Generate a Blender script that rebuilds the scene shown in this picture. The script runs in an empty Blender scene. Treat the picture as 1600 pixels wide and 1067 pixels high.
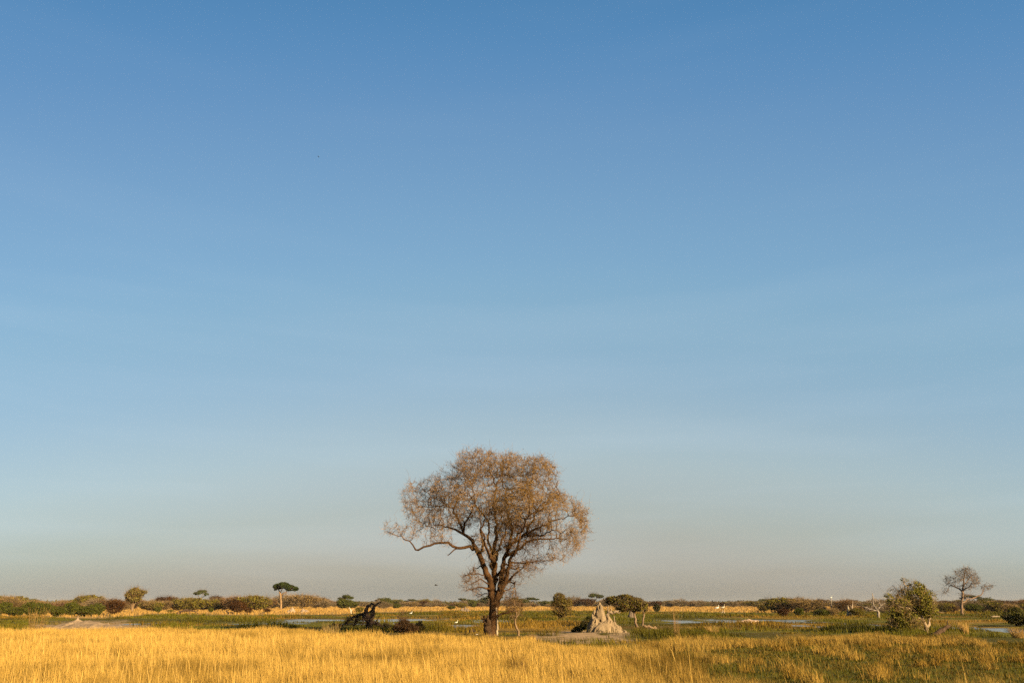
import bpy, math, numpy as np
R = math.radians
sc = bpy.context.scene
# ------------------------------------------------------------------ camera, sky, sun, exposure
F, HZ, CX, CY = 1244.4, 943.0, 800.0, 533.5          # focal length and horizon row in photo pixels (1600 wide)
PITCH = math.atan((HZ - CY) / F); CAMZ = 2.3
cam = bpy.data.objects.new('camera', bpy.data.cameras.new('camera')); sc.collection.objects.link(cam); sc.camera = cam
cam.data.lens = 28; cam.data.sensor_width = 36; cam.location = (0, 0, CAMZ)
cam.rotation_euler = (R(90) + PITCH, 0, 0); cam.data.clip_end = 20000
EXPO = 2.0
SUN_EL, SUN_AZ = 20.0, 134.0                          # azimuth clockwise from +Y
sc.view_settings.view_transform = 'Standard'; sc.view_settings.look = 'None'
sc.view_settings.gamma = 1; sc.view_settings.exposure = EXPO
sc.cycles.volume_bounces = 0; sc.cycles.max_bounces = 6; sc.cycles.diffuse_bounces = 3
sc.cycles.sample_clamp_direct = .7; sc.cycles.sample_clamp_indirect = .7; sc.cycles.use_denoising = False
world = bpy.data.worlds.new('World'); sc.world = world; world.use_nodes = True
nt = world.node_tree; L = nt.links
sky = nt.nodes.new('ShaderNodeTexSky'); sky.sky_type = 'NISHITA'; sky.sun_disc = False
sky.sun_elevation = R(SUN_EL); sky.sun_rotation = R(SUN_AZ)
sky.air_density = 1; sky.dust_density = 4; sky.ozone_density = 1.5; sky.altitude = 900
bgn = nt.nodes['Background']; bgn.inputs[1].default_value = 0.05
sk = nt.nodes.new('ShaderNodeVectorMath'); sk.operation = 'SCALE'; sk.inputs['Scale'].default_value = .18   # the rest is the dust layer below
L.new(sky.outputs[0], sk.inputs[0]); L.new(sk.outputs[0], bgn.inputs[0])
def lin(c): return [((v / 255 + .055) / 1.055) ** 2.4 if v > 10 else v / 255 / 12.92 for v in c]
# dust layer colours of the dry season air by height above the horizon (sine of elevation)
SKYR = [(0.0124, (0.2708, 0.2573, 0.2207)), (0.0315, (0.3121, 0.2827, 0.2330)), (0.0463, (0.3248, 0.2916, 0.2420)), (0.0703, (0.3337, 0.3011, 0.2545)), (0.1067, (0.3321, 0.3472, 0.2983)), (0.1451, (0.3367, 0.3824, 0.3683)), (0.1839, (0.3407, 0.4175, 0.4158)), (0.2614, (0.2397, 0.3705, 0.4672)), (0.3380, (0.2071, 0.3628, 0.4671)), (0.4121, (0.1768, 0.3453, 0.5003)), (0.5478, (0.1177, 0.2521, 0.4405)), (0.6590, (0.0514, 0.2010, 0.4142)), (1.0, (0.0283, 0.1106, 0.2278))]
tc = nt.nodes.new('ShaderNodeTexCoord'); sep = nt.nodes.new('ShaderNodeSeparateXYZ'); L.new(tc.outputs['Generated'], sep.inputs[0])
rmp = nt.nodes.new('ShaderNodeValToRGB'); cr = rmp.color_ramp; cr.interpolation = 'B_SPLINE'
while len(cr.elements) < len(SKYR): cr.elements.new(0.5)
for e, (p, c) in zip(cr.elements, SKYR): e.position = p
for e, (p, c) in zip(cr.elements, SKYR): e.position = p; e.color = (*c, 1)
xx = nt.nodes.new('ShaderNodeMath'); xx.operation = 'POWER'; xa = nt.nodes.new('ShaderNodeMath'); xa.operation = 'ABSOLUTE'; L.new(sep.outputs[0], xa.inputs[0]); L.new(xa.outputs[0], xx.inputs[0]); xx.inputs[1].default_value = 2
zz_ = nt.nodes.new('ShaderNodeMath'); zz_.operation = 'MULTIPLY_ADD'; L.new(xx.outputs[0], zz_.inputs[0]); zz_.inputs[1].default_value = .28; L.new(sep.outputs[2], zz_.inputs[2])
L.new(zz_.outputs[0], rmp.inputs[0])
# faint high cirrus veil: stretched noise, a few percent
mp = nt.nodes.new('ShaderNodeMapping'); mp.inputs['Scale'].default_value = (1.0, 1.0, 9.0); mp.inputs['Rotation'].default_value = (0, R(-9), 0)
L.new(tc.outputs['Generated'], mp.inputs[0])
nz = nt.nodes.new('ShaderNodeTexNoise'); nz.inputs['Scale'].default_value = 1.7; nz.inputs['Detail'].default_value = 5; nz.inputs['Distortion'].default_value = .25
L.new(mp.outputs[0], nz.inputs[0])
mr = nt.nodes.new('ShaderNodeMapRange'); mr.inputs[1].default_value = .5; mr.inputs[2].default_value = .78; mr.inputs[3].default_value = 0; mr.inputs[4].default_value = .20
L.new(nz.outputs[0], mr.inputs[0])
cl = nt.nodes.new('ShaderNodeMix'); cl.data_type = 'RGBA'; mz = nt.nodes.new('ShaderNodeMapRange'); mz.inputs[1].default_value = .45; mz.inputs[2].default_value = .15; mz.inputs[3].default_value = .15; mz.inputs[4].default_value = 1
L.new(sep.outputs[2], mz.inputs[0]); mm = nt.nodes.new('ShaderNodeMath'); mm.operation = 'MULTIPLY'; L.new(mr.outputs[0], mm.inputs[0]); L.new(mz.outputs[0], mm.inputs[1])
L.new(mm.outputs[0], cl.inputs[0]); L.new(rmp.outputs[0], cl.inputs[6])
cl.inputs[7].default_value = (*lin((190, 205, 215)), 1)
bg2 = nt.nodes.new('ShaderNodeBackground'); L.new(cl.outputs[2], bg2.inputs[0]); bg2.inputs[1].default_value = .25
add = nt.nodes.new('ShaderNodeAddShader'); L.new(bgn.outputs[0], add.inputs[0]); L.new(bg2.outputs[0], add.inputs[1])
L.new(add.outputs[0], nt.nodes['World Output'].inputs[0])
sun = bpy.data.objects.new('sun', bpy.data.lights.new('sun', 'SUN')); sc.collection.objects.link(sun)
sun.data.energy = 5.0; sun.data.angle = R(.5); sun.data.color = (1, .75, .42)
el, az = R(SUN_EL), R(SUN_AZ); sd = (math.cos(el) * math.sin(az), math.cos(el) * math.cos(az), math.sin(el))
from mathutils import Vector
sun.rotation_euler = Vector(sd).to_track_quat('Z', 'Y').to_euler(); sun.location = (60, -40, 60)

# ------------------------------------------------------------------ pixel <-> world helpers
cp, sp = math.cos(PITCH), math.sin(PITCH)
def ray(px, py):
    u, v = (px - CX) / F, (CY - py) / F
    return np.array([u, cp - sp * v, sp + cp * v])
def P(px, py, Y):
    d = ray(px, py); return np.array([0, 0, CAMZ]) + d * (Y / d[1])
def G(px, py):
    d = ray(px, py); return np.array([0, 0, CAMZ]) + d * (-CAMZ / d[2])
def proj(x, y, z=0.):
    z = z - CAMZ; f = y * cp + z * sp; u = -y * sp + z * cp
    return CX + F * x / f, CY - F * u / f
def mpp(Y, py=943): return (P(801, py, Y) - P(800, py, Y))[0]

# ------------------------------------------------------------------ noise
def _h(ix, iy, iz, s):
    n = (ix * 374761393 + iy * 668265263 + iz * 2147483647 + s * 1274126177) & 0xffffffff
    n = ((n ^ (n >> 13)) * 1274126177) & 0xffffffff
    n = n ^ (n >> 16)
    return (n & 0xffff) / 65535.0
def vnoise(p, s=0):
    p = np.asarray(p, float); i = np.floor(p).astype(np.int64); f = p - i; f = f * f * (3 - 2 * f); r = 0
    for dx in (0, 1):
        for dy in (0, 1):
            for dz in (0, 1):
                w = (f[..., 0] if dx else 1 - f[..., 0]) * (f[..., 1] if dy else 1 - f[..., 1]) * (f[..., 2] if dz else 1 - f[..., 2])
                r = r + w * _h(i[..., 0] + dx, i[..., 1] + dy, i[..., 2] + dz, s)
    return r
def fbm(p, s=0, o=3):
    p = np.asarray(p, float); r = 0; a = .5; t = 0
    for k in range(o): r = r + a * vnoise(p * 2 ** k, s + k * 7); t += a; a *= .5
    return r / t
def fbm2(x, y, fx, fy=None, s=0, o=3):
    x = np.asarray(x, float); fy = fx if fy is None else fy
    return fbm(np.stack([x * fx, np.asarray(y, float) * fy, np.zeros_like(x) + .37 * s], -1), s, o)
def sm(a, b, x): t = np.clip((x - a) / (b - a), 0, 1); return t * t * (3 - 2 * t)

# ------------------------------------------------------------------ object helpers
def tag(o, label=None, cat=None, group=None, kind=None):
    if label: o['label'] = label
    if cat: o['category'] = cat
    if group: o['group'] = group
    if kind: o['kind'] = kind
    return o
def empty(name, loc, label=None, cat=None, group=None):
    o = bpy.data.objects.new(name, None); sc.collection.objects.link(o); o.location = [float(v) for v in loc]
    o.empty_display_size = .3
    return tag(o, label, cat, group)
ALB = .53   # one scale for every surface's base colour
def mesh(name, V, faces, mat, parent=None, col=None, smooth=False, loc=None):
    """faces: list of int arrays (n, k), k = 3 or 4."""
    V = np.asarray(V, np.float32); me = bpy.data.meshes.new(name)
    faces = [np.asarray(f, np.int32) for f in faces if len(f)]
    nl = sum(f.size for f in faces); nf = sum(len(f) for f in faces)
    me.vertices.add(len(V)); me.vertices.foreach_set('co', V.ravel())
    me.loops.add(nl); me.loops.foreach_set('vertex_index', np.concatenate([f.ravel() for f in faces]))
    tot = np.concatenate([np.full(len(f), f.shape[1], np.int32) for f in faces])
    me.polygons.add(nf); me.polygons.foreach_set('loop_start', np.concatenate([[0], np.cumsum(tot)[:-1]]).astype(np.int32))
    try: me.polygons.foreach_set('loop_total', tot)
    except Exception: pass
    me.polygons.foreach_set('use_smooth', np.full(nf, smooth))
    if col is not None:
        c = np.ones((len(V), 4), np.float32); c[:, :3] = np.asarray(col) * ALB
        a = me.color_attributes.new('col', 'FLOAT_COLOR', 'POINT'); a.data.foreach_set('color', c.ravel())
    me.materials.append(mat); me.update()
    o = bpy.data.objects.new(name, me); sc.collection.objects.link(o)
    if parent is not None: o.parent = parent
    if loc is not None: o.location = [float(v) for v in loc]
    return o

# ------------------------------------------------------------------ materials
def mat_attr(name, rough=.8, transl=0., spec=.15, nscale=0., namt=0., bump=0., bscale=20., dist=.02):
    m = bpy.data.materials.new(name); m.use_nodes = True; t = m.node_tree; l = t.links; b = t.nodes['Principled BSDF']
    a = t.nodes.new('ShaderNodeAttribute'); a.attribute_name = 'col'; c = a.outputs[0]
    tcn = t.nodes.new('ShaderNodeTexCoord')
    if namt:
        n = t.nodes.new('ShaderNodeTexNoise'); n.inputs['Scale'].default_value = nscale; n.inputs['Detail'].default_value = 5
        l.new(tcn.outputs['Object'], n.inputs[0])
        r = t.nodes.new('ShaderNodeMapRange'); r.inputs[1].default_value = .3; r.inputs[2].default_value = .7
        r.inputs[3].default_value = 1 - namt; r.inputs[4].default_value = 1 + namt; l.new(n.outputs[0], r.inputs[0])
        x = t.nodes.new('ShaderNodeVectorMath'); x.operation = 'SCALE'; l.new(c, x.inputs[0]); l.new(r.outputs[0], x.inputs['Scale']); c = x.outputs[0]
    l.new(c, b.inputs['Base Color']); b.inputs['Roughness'].default_value = rough; b.inputs['Specular IOR Level'].default_value = spec
    if bump:
        n2 = t.nodes.new('ShaderNodeTexNoise'); n2.inputs['Scale'].default_value = bscale; n2.inputs['Detail'].default_value = 6
        l.new(tcn.outputs['Object'], n2.inputs[0])
        bp = t.nodes.new('ShaderNodeBump'); bp.inputs['Strength'].default_value = bump; bp.inputs['Distance'].default_value = dist
        l.new(n2.outputs[0], bp.inputs['Height']); l.new(bp.outputs[0], b.inputs['Normal'])
    if transl:
        tr = t.nodes.new('ShaderNodeBsdfTranslucent'); l.new(c, tr.inputs[0])
        mx = t.nodes.new('ShaderNodeMixShader'); mx.inputs[0].default_value = transl
        l.new(b.outputs[0], mx.inputs[1]); l.new(tr.outputs[0], mx.inputs[2]); l.new(mx.outputs[0], t.nodes['Material Output'].inputs[0])
    return m
M_leaf = mat_attr('foliage', .8, .2, .05)
M_grass = mat_attr('dry_and_green_grass', .8, .25, .03)
M_bark = mat_attr('bark', .95, 0, .03, 3., .4, .9, 10., .07)
M_ground = mat_attr('savanna_soil', .95, 0, .05, .8, .25, .5, 3., .1)
M_clay = mat_attr('termite_clay', .95, 0, .1, 2.2, .18, .9, 7., .06)
M_feather = mat_attr('feathers', .8, 0, .1)
M_water = bpy.data.materials.new('pond_water'); M_water.use_nodes = True
t = M_water.node_tree; b = t.nodes['Principled BSDF']; b.inputs['Base Color'].default_value = (.035, .035, .02, 1)
b.inputs['Roughness'].default_value = .12; b.inputs['IOR'].default_value = 1.33; b.inputs['Specular IOR Level'].default_value = .5
n = t.nodes.new('ShaderNodeTexNoise'); n.inputs['Scale'].default_value = 2.5; n.inputs['Detail'].default_value = 4
tcn = t.nodes.new('ShaderNodeTexCoord'); t.links.new(tcn.outputs['Object'], n.inputs[0])
bp = t.nodes.new('ShaderNodeBump'); bp.inputs['Strength'].default_value = .6; bp.inputs['Distance'].default_value = .06
t.links.new(n.outputs[0], bp.inputs['Height']); t.links.new(bp.outputs[0], b.inputs['Normal'])

# ------------------------------------------------------------------ geometry builders
def tubes(Pt, Rd, sides):
    """Pt (M,N,3), Rd (M,N) -> verts, quads"""
    Pt = np.asarray(Pt, float); Rd = np.asarray(Rd, float); M, N, _ = Pt.shape
    T = np.empty_like(Pt); T[:, 1:-1] = Pt[:, 2:] - Pt[:, :-2]; T[:, 0] = Pt[:, 1] - Pt[:, 0]; T[:, -1] = Pt[:, -1] - Pt[:, -2]
    T /= np.linalg.norm(T, axis=2, keepdims=True) + 1e-9
    ax = np.argmin(np.abs(T.mean(1)), axis=1); ref = np.eye(3)[ax][:, None, :]
    U = np.cross(T, ref); U /= np.linalg.norm(U, axis=2, keepdims=True) + 1e-9; W = np.cross(T, U)
    a = np.arange(sides) * 2 * np.pi / sides
    V = Pt[:, :, None] + Rd[:, :, None, None] * (U[:, :, None] * np.cos(a)[None, None, :, None] + W[:, :, None] * np.sin(a)[None, None, :, None])
    i = np.arange(M)[:, None, None] * N * sides + np.arange(N - 1)[None, :, None] * sides; k = np.arange(sides)[None, None, :]; k2 = (k + 1) % sides
    Q = np.stack([i + k, i + k2, i + k2 + sides, i + k + sides], -1).reshape(-1, 4)
    return V.reshape(-1, 3), Q
class Geo:
    def __init__(s): s.V = []; s.Q = []; s.T = []; s.C = []; s.n = 0
    def add(s, V, Q=None, T=None, C=(1, 1, 1)):
        V = np.asarray(V, float)
        if Q is not None and len(Q): s.Q.append(np.asarray(Q) + s.n)
        if T is not None and len(T): s.T.append(np.asarray(T) + s.n)
        C = np.asarray(C, float); s.C.append(np.broadcast_to(C, (len(V), 3)).copy()); s.V.append(V); s.n += len(V)
    def build(s, name, mat, parent=None, smooth=False, loc=None):
        f = []
        if s.Q: f.append(np.concatenate(s.Q))
        if s.T: f.append(np.concatenate(s.T))
        return mesh(name, np.concatenate(s.V), f, mat, parent, np.concatenate(s.C), smooth, loc)
def limb(g, pts, rad, sides=8, col=(.1, .07, .05), rng=None, wob=0.):
    """one tapered limb through pts, resampled and gnarled"""
    pts = np.asarray(pts, float); rad = np.asarray(rad, float)
    if wob and rng is not None:
        k = 3; n = (len(pts) - 1) * k + 1; u = np.linspace(0, len(pts) - 1, n)
        q = np.stack([np.interp(u, range(len(pts)), pts[:, j]) for j in range(3)], 1)
        q[1:-1] += rng.normal(0, wob, (n - 2, 3)); r = np.interp(u, range(len(rad)), rad) * rng.uniform(.88, 1.15, n); pts, rad = q, r
    V, Q = tubes(pts[None], rad[None], sides); b = len(V)
    V = np.vstack([V, pts[-1:], pts[:1]]); k = np.arange(sides); k2 = (k + 1) % sides
    T = np.concatenate([np.stack([b - sides + k, b - sides + k2, np.full(sides, b)], 1), np.stack([k2, k, np.full(sides, b + 1)], 1)])
    g.add(V, Q, T, col)
def leaves(g, Pt, size, col, rng, aspect=1.6):
    n = len(Pt)
    if n == 0: return
    a = rng.normal(size=(n, 3)); a /= np.linalg.norm(a, axis=1, keepdims=True)
    b = rng.normal(size=(n, 3)); b = np.cross(a, b); b /= np.linalg.norm(b, axis=1, keepdims=True) + 1e-9
    s = np.broadcast_to(size, (n,))[:, None] * rng.uniform(.6, 1.3, (n, 1))
    a = a * s * .5 * aspect; b = b * s * .5
    V = np.stack([Pt - a, Pt + b, Pt + a, Pt - b], 1).reshape(-1, 3)
    g.add(V, np.arange(4 * n).reshape(n, 4), None, np.repeat(np.broadcast_to(col, (n, 3)), 4, 0))
def grow(nodes, par, A, step, kill, iters, rng, jit=.3, bias=(0, 0, 0), infl=1e9):
    """space colonisation"""
    nodes = [np.asarray(p, float) for p in nodes]; par = list(par); A = np.asarray(A, float); bias = np.asarray(bias, float)
    X = np.array(nodes); D = np.full(len(A), 1e18); I = np.zeros(len(A), int)
    def upd(idx):
        nonlocal D, I
        for c in range(0, len(idx), 256):
            ii = idx[c:c + 256]; q = np.array([nodes[k] for k in ii])
            d = ((A[:, None] - q[None]) ** 2).sum(2); m = d.argmin(1); dm = d[np.arange(len(A)), m]; w = dm < D
            D = np.where(w, dm, D); I = np.where(w, np.asarray(ii)[m], I)
    upd(list(range(len(nodes))))
    for it in range(iters):
        keep = D > kill ** 2; A, D, I = A[keep], D[keep], I[keep]
        if len(A) == 0: break
        act = D < infl ** 2
        if not act.any(): break
        u, inv = np.unique(I[act], return_inverse=True)
        q = np.array([nodes[k] for k in u]); v = A[act] - q[inv]; v /= np.linalg.norm(v, axis=1, keepdims=True) + 1e-9
        s = np.zeros((len(u), 3)); np.add.at(s, inv, v); s /= np.linalg.norm(s, axis=1, keepdims=True) + 1e-9
        s += rng.normal(0, jit, s.shape) + bias; s /= np.linalg.norm(s, axis=1, keepdims=True) + 1e-9
        new = []
        for k, pnt in zip(u, q + s * step): nodes.append(pnt); par.append(int(k)); new.append(len(nodes) - 1)
        upd(new)
    return np.array(nodes), np.array(par)
def radii(par, tip, n=2.3, given=None):
    N = len(par); s = np.zeros(N)
    for i in range(N - 1, -1, -1):
        if s[i] == 0: s[i] = tip ** n
        if par[i] >= 0: s[par[i]] += s[i]
    r = s ** (1 / n)
    if given is not None:
        k = ~np.isnan(given); r[:len(given)][k] = np.maximum(r[:len(given)][k] * .0, given[k])
    return r
def skeleton(g, X, par, r, col, rng, minr=0.):
    N = len(par); ch = [[] for _ in range(N)]
    for i in range(N):
        if par[i] >= 0: ch[par[i]].append(i)
    starts = [(i, -1) for i in range(N) if par[i] < 0]; groups = {}
    while starts:
        i, p = starts.pop(); c = [p] if p >= 0 else []
        while True:
            c.append(i)
            if not ch[i]: break
            k = max(ch[i], key=lambda j: r[j]); starts += [(j, i) for j in ch[i] if j != k]; i = k
        if len(c) < 2: continue
        rr = r[c].copy()
        if p >= 0: rr[0] = min(rr[0], rr[1] * 1.15)
        if rr.max() < minr: continue
        sd_ = 9 if rr.max() > .12 else 5 if rr.max() > .03 else 3
        groups.setdefault((len(c), sd_), []).append((X[c], rr))
    for (n_, sd_), L_ in groups.items():
        V, Q = tubes([a for a, b_ in L_], [b_ for a, b_ in L_], sd_)
        g.add(V, Q, None, np.asarray(col) * rng.uniform(.85, 1.15, (len(V), 1)))
def twigs(g, S, Dr, length, rad, rng, n=4, zig=.5, droop=0., col=(.2, .12, .07), sides=3):
    M = len(S); Pn = np.empty((M, n, 3)); Pn[:, 0] = S; d = Dr / (np.linalg.norm(Dr, axis=1, keepdims=True) + 1e-9)
    l = np.broadcast_to(length, (M,))[:, None] * rng.uniform(.5, 1.4, (M, 1)) / (n - 1)
    for k in range(1, n):
        d = d + rng.normal(0, zig, d.shape); d[:, 2] -= droop; d /= np.linalg.norm(d, axis=1, keepdims=True)
        Pn[:, k] = Pn[:, k - 1] + d * l
    rr = np.linspace(1, .45, n)[None] * np.broadcast_to(rad, (M,))[:, None]
    V, Q = tubes(Pn, rr, sides)
    cc = np.repeat(np.broadcast_to(col, (M, 3)) * rng.uniform(.75, 1.25, (M, 1)), n * sides, 0)
    g.add(V, Q, None, cc); return Pn
def in_lobes(lobes, n, rng, shell=.45, freq=None, thr=.45, seed=0):
    lobes = np.asarray(lobes, float); w = lobes[:, 3] * lobes[:, 4] * lobes[:, 5]; 
    if lobes.shape[1] > 6: w = w * lobes[:, 6]
    w = w / w.sum(); out = []; got = 0
    for _ in range(12):
        k = rng.choice(len(lobes), n * 2, p=w); d = rng.normal(size=(n * 2, 3)); d /= np.linalg.norm(d, axis=1, keepdims=True)
        rr = rng.uniform(0, 1, (n * 2, 1)) ** (1 / (3 + 4 * shell)) * (1 + rng.normal(0, .05, (n * 2, 1)))
        q = lobes[k, :3] + d * rr * lobes[k, 3:6]
        if freq: q = q[fbm(q * freq + 50, seed, 2) > thr]
        out.append(q); got += len(q)
        if got >= n: break
    return np.concatenate(out)[:n]

# ------------------------------------------------------------------ terrain
PONDS = [  # px0, px1, far py, near py of the visible water
    (392, 545, 965.5, 977), (540, 690, 964.5, 973.5), (690, 750, 974.5, 983.5), (722, 812, 967, 973.5), (1000, 1105, 966.5, 973.5),
    (1095, 1165, 965.5, 975), (1182, 1300, 966.5, 976.5), (1222, 1292, 974, 982), (1302, 1372, 970, 981), (1478, 1700, 977, 992), (215, 248, 971, 976.5), (600, 660, 970, 975)]
PW = []
for a_, b_, f_, n_ in PONDS:
    p0, p1 = G((a_ + b_) / 2, f_), G((a_ + b_) / 2, n_); yc = (p0[1] + p1[1]) / 2
    PW.append(((((a_ + b_) / 2) - CX) * mpp(yc), yc, (b_ - a_) / 2 * mpp(yc), (p0[1] - p1[1]) / 2 * .8))
WATER_Z = -.05
MOUNDS = [(G(1365, 985)[0], 80, 3.2, 3.4, .55), (G(195, 972)[0], 118, 8, 7, .45), (G(1440, 985)[0], 72, 5, 4, .12), (G(925, 990)[0], 64, 6.5, 5.5, .22), (G(1062, 1000)[0], 60, 4, 3, .12)]
def pondf(x, y):
    d = np.full(np.shape(x), -1e9)
    w = (fbm2(x, y, .11, .24, 11, 4) - .54) * 3.4
    for cx_, cy_, rx_, ry_ in PW: d = np.maximum(d, 1 - np.sqrt(((x - cx_) / (rx_ * .92)) ** 2 + ((y - cy_) / ry_) ** 2) + w * .85 - .12)
    return d
def gz(x, y):
    x = np.asarray(x, float); y = np.asarray(y, float); r = np.hypot(x, y)
    z = (fbm2(x, y, .11, .11, 1) - .5) * .16 + (fbm2(x, y, .5, .5, 2) - .5) * .05
    z = z * np.clip(1 - (r - 500) / 500, .3, 1)
    for mx_, my_, ax_, ay_, h_ in MOUNDS: z = z + h_ * np.exp(-(((x - mx_) / ax_) ** 2 + ((y - my_) / ay_) ** 2) * 1.4)
    p = sm(-.25, .12, pondf(x, y)); return z * (1 - p) + (-.28) * p
def gz1(x, y): return float(gz(np.array([x]), np.array([y]))[0])
# zone borders in photo pixels; a point on the ground is compared by where it projects
def ip(tab): 
    a = np.array(tab, float); return lambda px: np.interp(px, a[:, 0], a[:, 1])
yA = ip([(-400, 985), (0, 984), (60, 986), (130, 986), (215, 985), (300, 980), (380, 979), (450, 983), (520, 989), (600, 991), (760, 992), (830, 993), (865, 1001), (930, 1006), (985, 1005), (1030, 996), (1060, 992), (1110, 990), (1200, 992), (1240, 991), (1300, 987), (1360, 984), (1420, 986), (1500, 988), (1560, 996), (1600, 1003), (2000, 1010)])
yB = ip([(-400, 960), (0, 962), (160, 966), (240, 959), (400, 961), (450, 960), (530, 959.5), (600, 956.5), (700, 954), (900, 954), (1030, 955), (1200, 957), (1350, 954), (1600, 953), (2000, 953)])
STRAW = np.array([.66, .42, .10]); GREEN = np.array([.125, .115, .013]); AMBER = np.array([.26, .155, .026]); SAND = np.array([.40, .275, .155]); OLIVE = np.array([.055, .044, .008]); MUD = np.array([.08, .05, .028])
def greenness(x, y):
    """0 straw .. 1 green turf, inside the near field (right hand side turns to green turf with straw tussocks)"""
    px, py = proj(x, y, 0.); py = py + (fbm2(x, y, .3, .3, 25, 2) - .5) * 10
    base = sm(1080, 1420, px) * sm(1004, 1012, py) * (1 - .5 * sm(1045, 1075, py)) + .55 * sm(960, 1250, px) * sm(1006, 1016, py) * (1 - sm(1035, 1060, py))
    n_ = .72 * fbm2(x, y, .26, .34, 21, 3) + .28 * fbm2(x, y, 1.1, 1.1, 22, 2)
    return sm(.44, .60, n_ + .46 * np.clip(base, 0, 1.1) - .12)
def marshcol(x, y):
    n1 = fbm2(x, y, .045, .07, 31, 4)[..., None]; n2 = fbm2(x, y, .10, .16, 33, 4)[..., None]; px, py = proj(x, y, 0.)
    am = np.exp(-((px - 870) / 60) ** 2 - ((py - 977) / 9) ** 2) * .22 + np.exp(-((px - 700) / 60) ** 2 - ((py - 962) / 5) ** 2) * .2
    c = GREEN * (1 - sm(.50, .66, n1 + am[..., None])) + AMBER * sm(.50, .66, n1 + am[..., None])
    return c * (1 - .65 * sm(.48, .64, n2)) + OLIVE * .65 * sm(.48, .64, n2)
def sandness(x, y):
    px, py = proj(x, y, 0.)
    nn = (fbm2(x, y, .35, .35, 42, 4) - .5) * 1.6
    a = sm(.15, -.25, np.hypot((px - 915) / 88, (py - 996) / 12) - 1 + nn * .5); b_ = sm(.2, -.3, np.hypot((px - 140) / 100, (py - 980) / 9) - 1 + nn * .6)
    return np.clip(np.maximum(a, b_ * .9) * sm(.28, .55, fbm2(x, y, .9, .9, 41) + .08), 0, 1)
def groundcol(x, y):
    px, py = proj(x, np.maximum(y, 1.), 0.); px = np.where(y < 8, 800, px); py = np.where(y < 8, 1100, py)
    g_ = greenness(x, y)[..., None]; near = STRAW * .75 * (1 - g_) + GREEN * .9 * g_
    w = (fbm2(x, y, .05, .05, 51) - .5) * 6
    tA = sm(-3, 3, py - yA(px) - 9 + w)[..., None]; tB = sm(-1.2, 1.2, py - yB(px) + w * .35)[..., None]
    far = np.array([.42, .26, .08]) * (.8 + .4 * fbm2(x, y, .02, .03, 61)[..., None])
    c = near * tA + marshcol(x, y) * (1 - tA) * tB + far * (1 - tB)
    s_ = sandness(x, y)[..., None]; c = c * (1 - s_) + SAND * s_
    m = sm(-.35, -.05, pondf(x, y))[..., None] * .75; c = c * (1 - m) + MUD * m
    return c
# polar ground sheet, fine in front of the camera, 2.5 km radius
ang = np.concatenate([np.linspace(-40, 40, 521), np.linspace(40, 320, 141)[1:-1]]); NA = len(ang)
rr_ = np.concatenate([[0.5], np.geomspace(3, 40, 50)[:-1], np.linspace(40, 150, 210)[:-1], np.geomspace(150, 2500, 130)]); NR = len(rr_)
aa, rg = np.meshgrid(np.radians(ang), rr_); gx, gy = rg * np.sin(aa), rg * np.cos(aa)
V = np.stack([gx, gy, gz(gx, gy)], -1).reshape(-1, 3)
i = np.arange(NR - 1)[:, None] * NA; k = np.arange(NA)[None]; k2 = (k + 1) % NA
Q = np.stack([i + k, i + NA + k, i + NA + k2, i + k2], -1).reshape(-1, 4)
V = np.vstack([V, [[0, 0, gz1(0, 0)]]]); T = np.stack([np.arange(NA), (np.arange(NA) + 1) % NA, np.full(NA, len(V) - 1)], 1)
C = np.vstack([groundcol(gx, gy).reshape(-1, 3), [STRAW]])
ground = mesh('ground', V, [Q, T], M_ground, None, C, True); tag(ground, kind='structure')
# one level water surface, kept to the basins the ground makes
wy = np.linspace(55, 175, 60); wx = np.linspace(-100, 140, 80); WX, WY = np.meshgrid(wx, wy)
V = np.stack([WX, WY, np.full_like(WX, WATER_Z)], -1).reshape(-1, 3); keep = []
pf = pondf(WX, WY)
for a_ in range(59):
    for b_ in range(79):
        if pf[a_:a_ + 2, b_:b_ + 2].max() > -.9: i0 = a_ * 80 + b_; keep.append((i0, i0 + 1, i0 + 81, i0 + 80))
water = mesh('water', V, [np.array(keep)], M_water, None, None, True); tag(water, kind='structure')

# ------------------------------------------------------------------ grass
def blades(name, x, y, h, w, col, rng, lean=.25, label='', cat='grass', zoff=None):
    n = len(x); z = gz(x, y) - .03; yaw = rng.uniform(0, 2 * np.pi, n); ly = rng.uniform(0, 2 * np.pi, n); ln = np.abs(rng.normal(0, lean, n)) * h
    ln2 = ln + .03 * h
    ux, uy = np.cos(yaw) * w * .5, np.sin(yaw) * w * .5; dx, dy = np.cos(ly) * ln2 - .08 * h, np.sin(ly) * ln2
    B = np.stack([x, y, z], 1); U = np.stack([ux, uy, 0 * ux], 1); D1 = np.stack([dx * .3, dy * .3, h * .6], 1); D2 = np.stack([dx, dy, h], 1)
    V = np.stack([B - U, B + U, B + D1 + U * .9, B + D1 - U * .9, B + D2], 1).reshape(-1, 3); i5 = np.arange(n)[:, None] * 5
    Q = i5 + np.array([[0, 1, 2, 3]]); T = i5 + np.array([[3, 2, 4]])
    o = mesh(name, V, [Q, T], M_grass, None, np.repeat(col, 5, 0)); return tag(o, label, cat, None, 'stuff')
rng = np.random.default_rng(5)
def scatter(n, d0, d1, power, spread, rng, clump=0., per=1):
    m = n // per; u = rng.uniform(0, 1, m); e = power + 1; d = (d0 ** e + u * (d1 ** e - d0 ** e)) ** (1 / e)
    x = rng.uniform(-1, 1, m) * (spread * d + 4); x, d = np.repeat(x, per), np.repeat(d, per)
    if clump: s_ = clump * (1 + 0 * d); x = x + rng.normal(0, 1, len(x)) * s_; d = d + rng.normal(0, 1, len(d)) * s_
    return x, d
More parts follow.
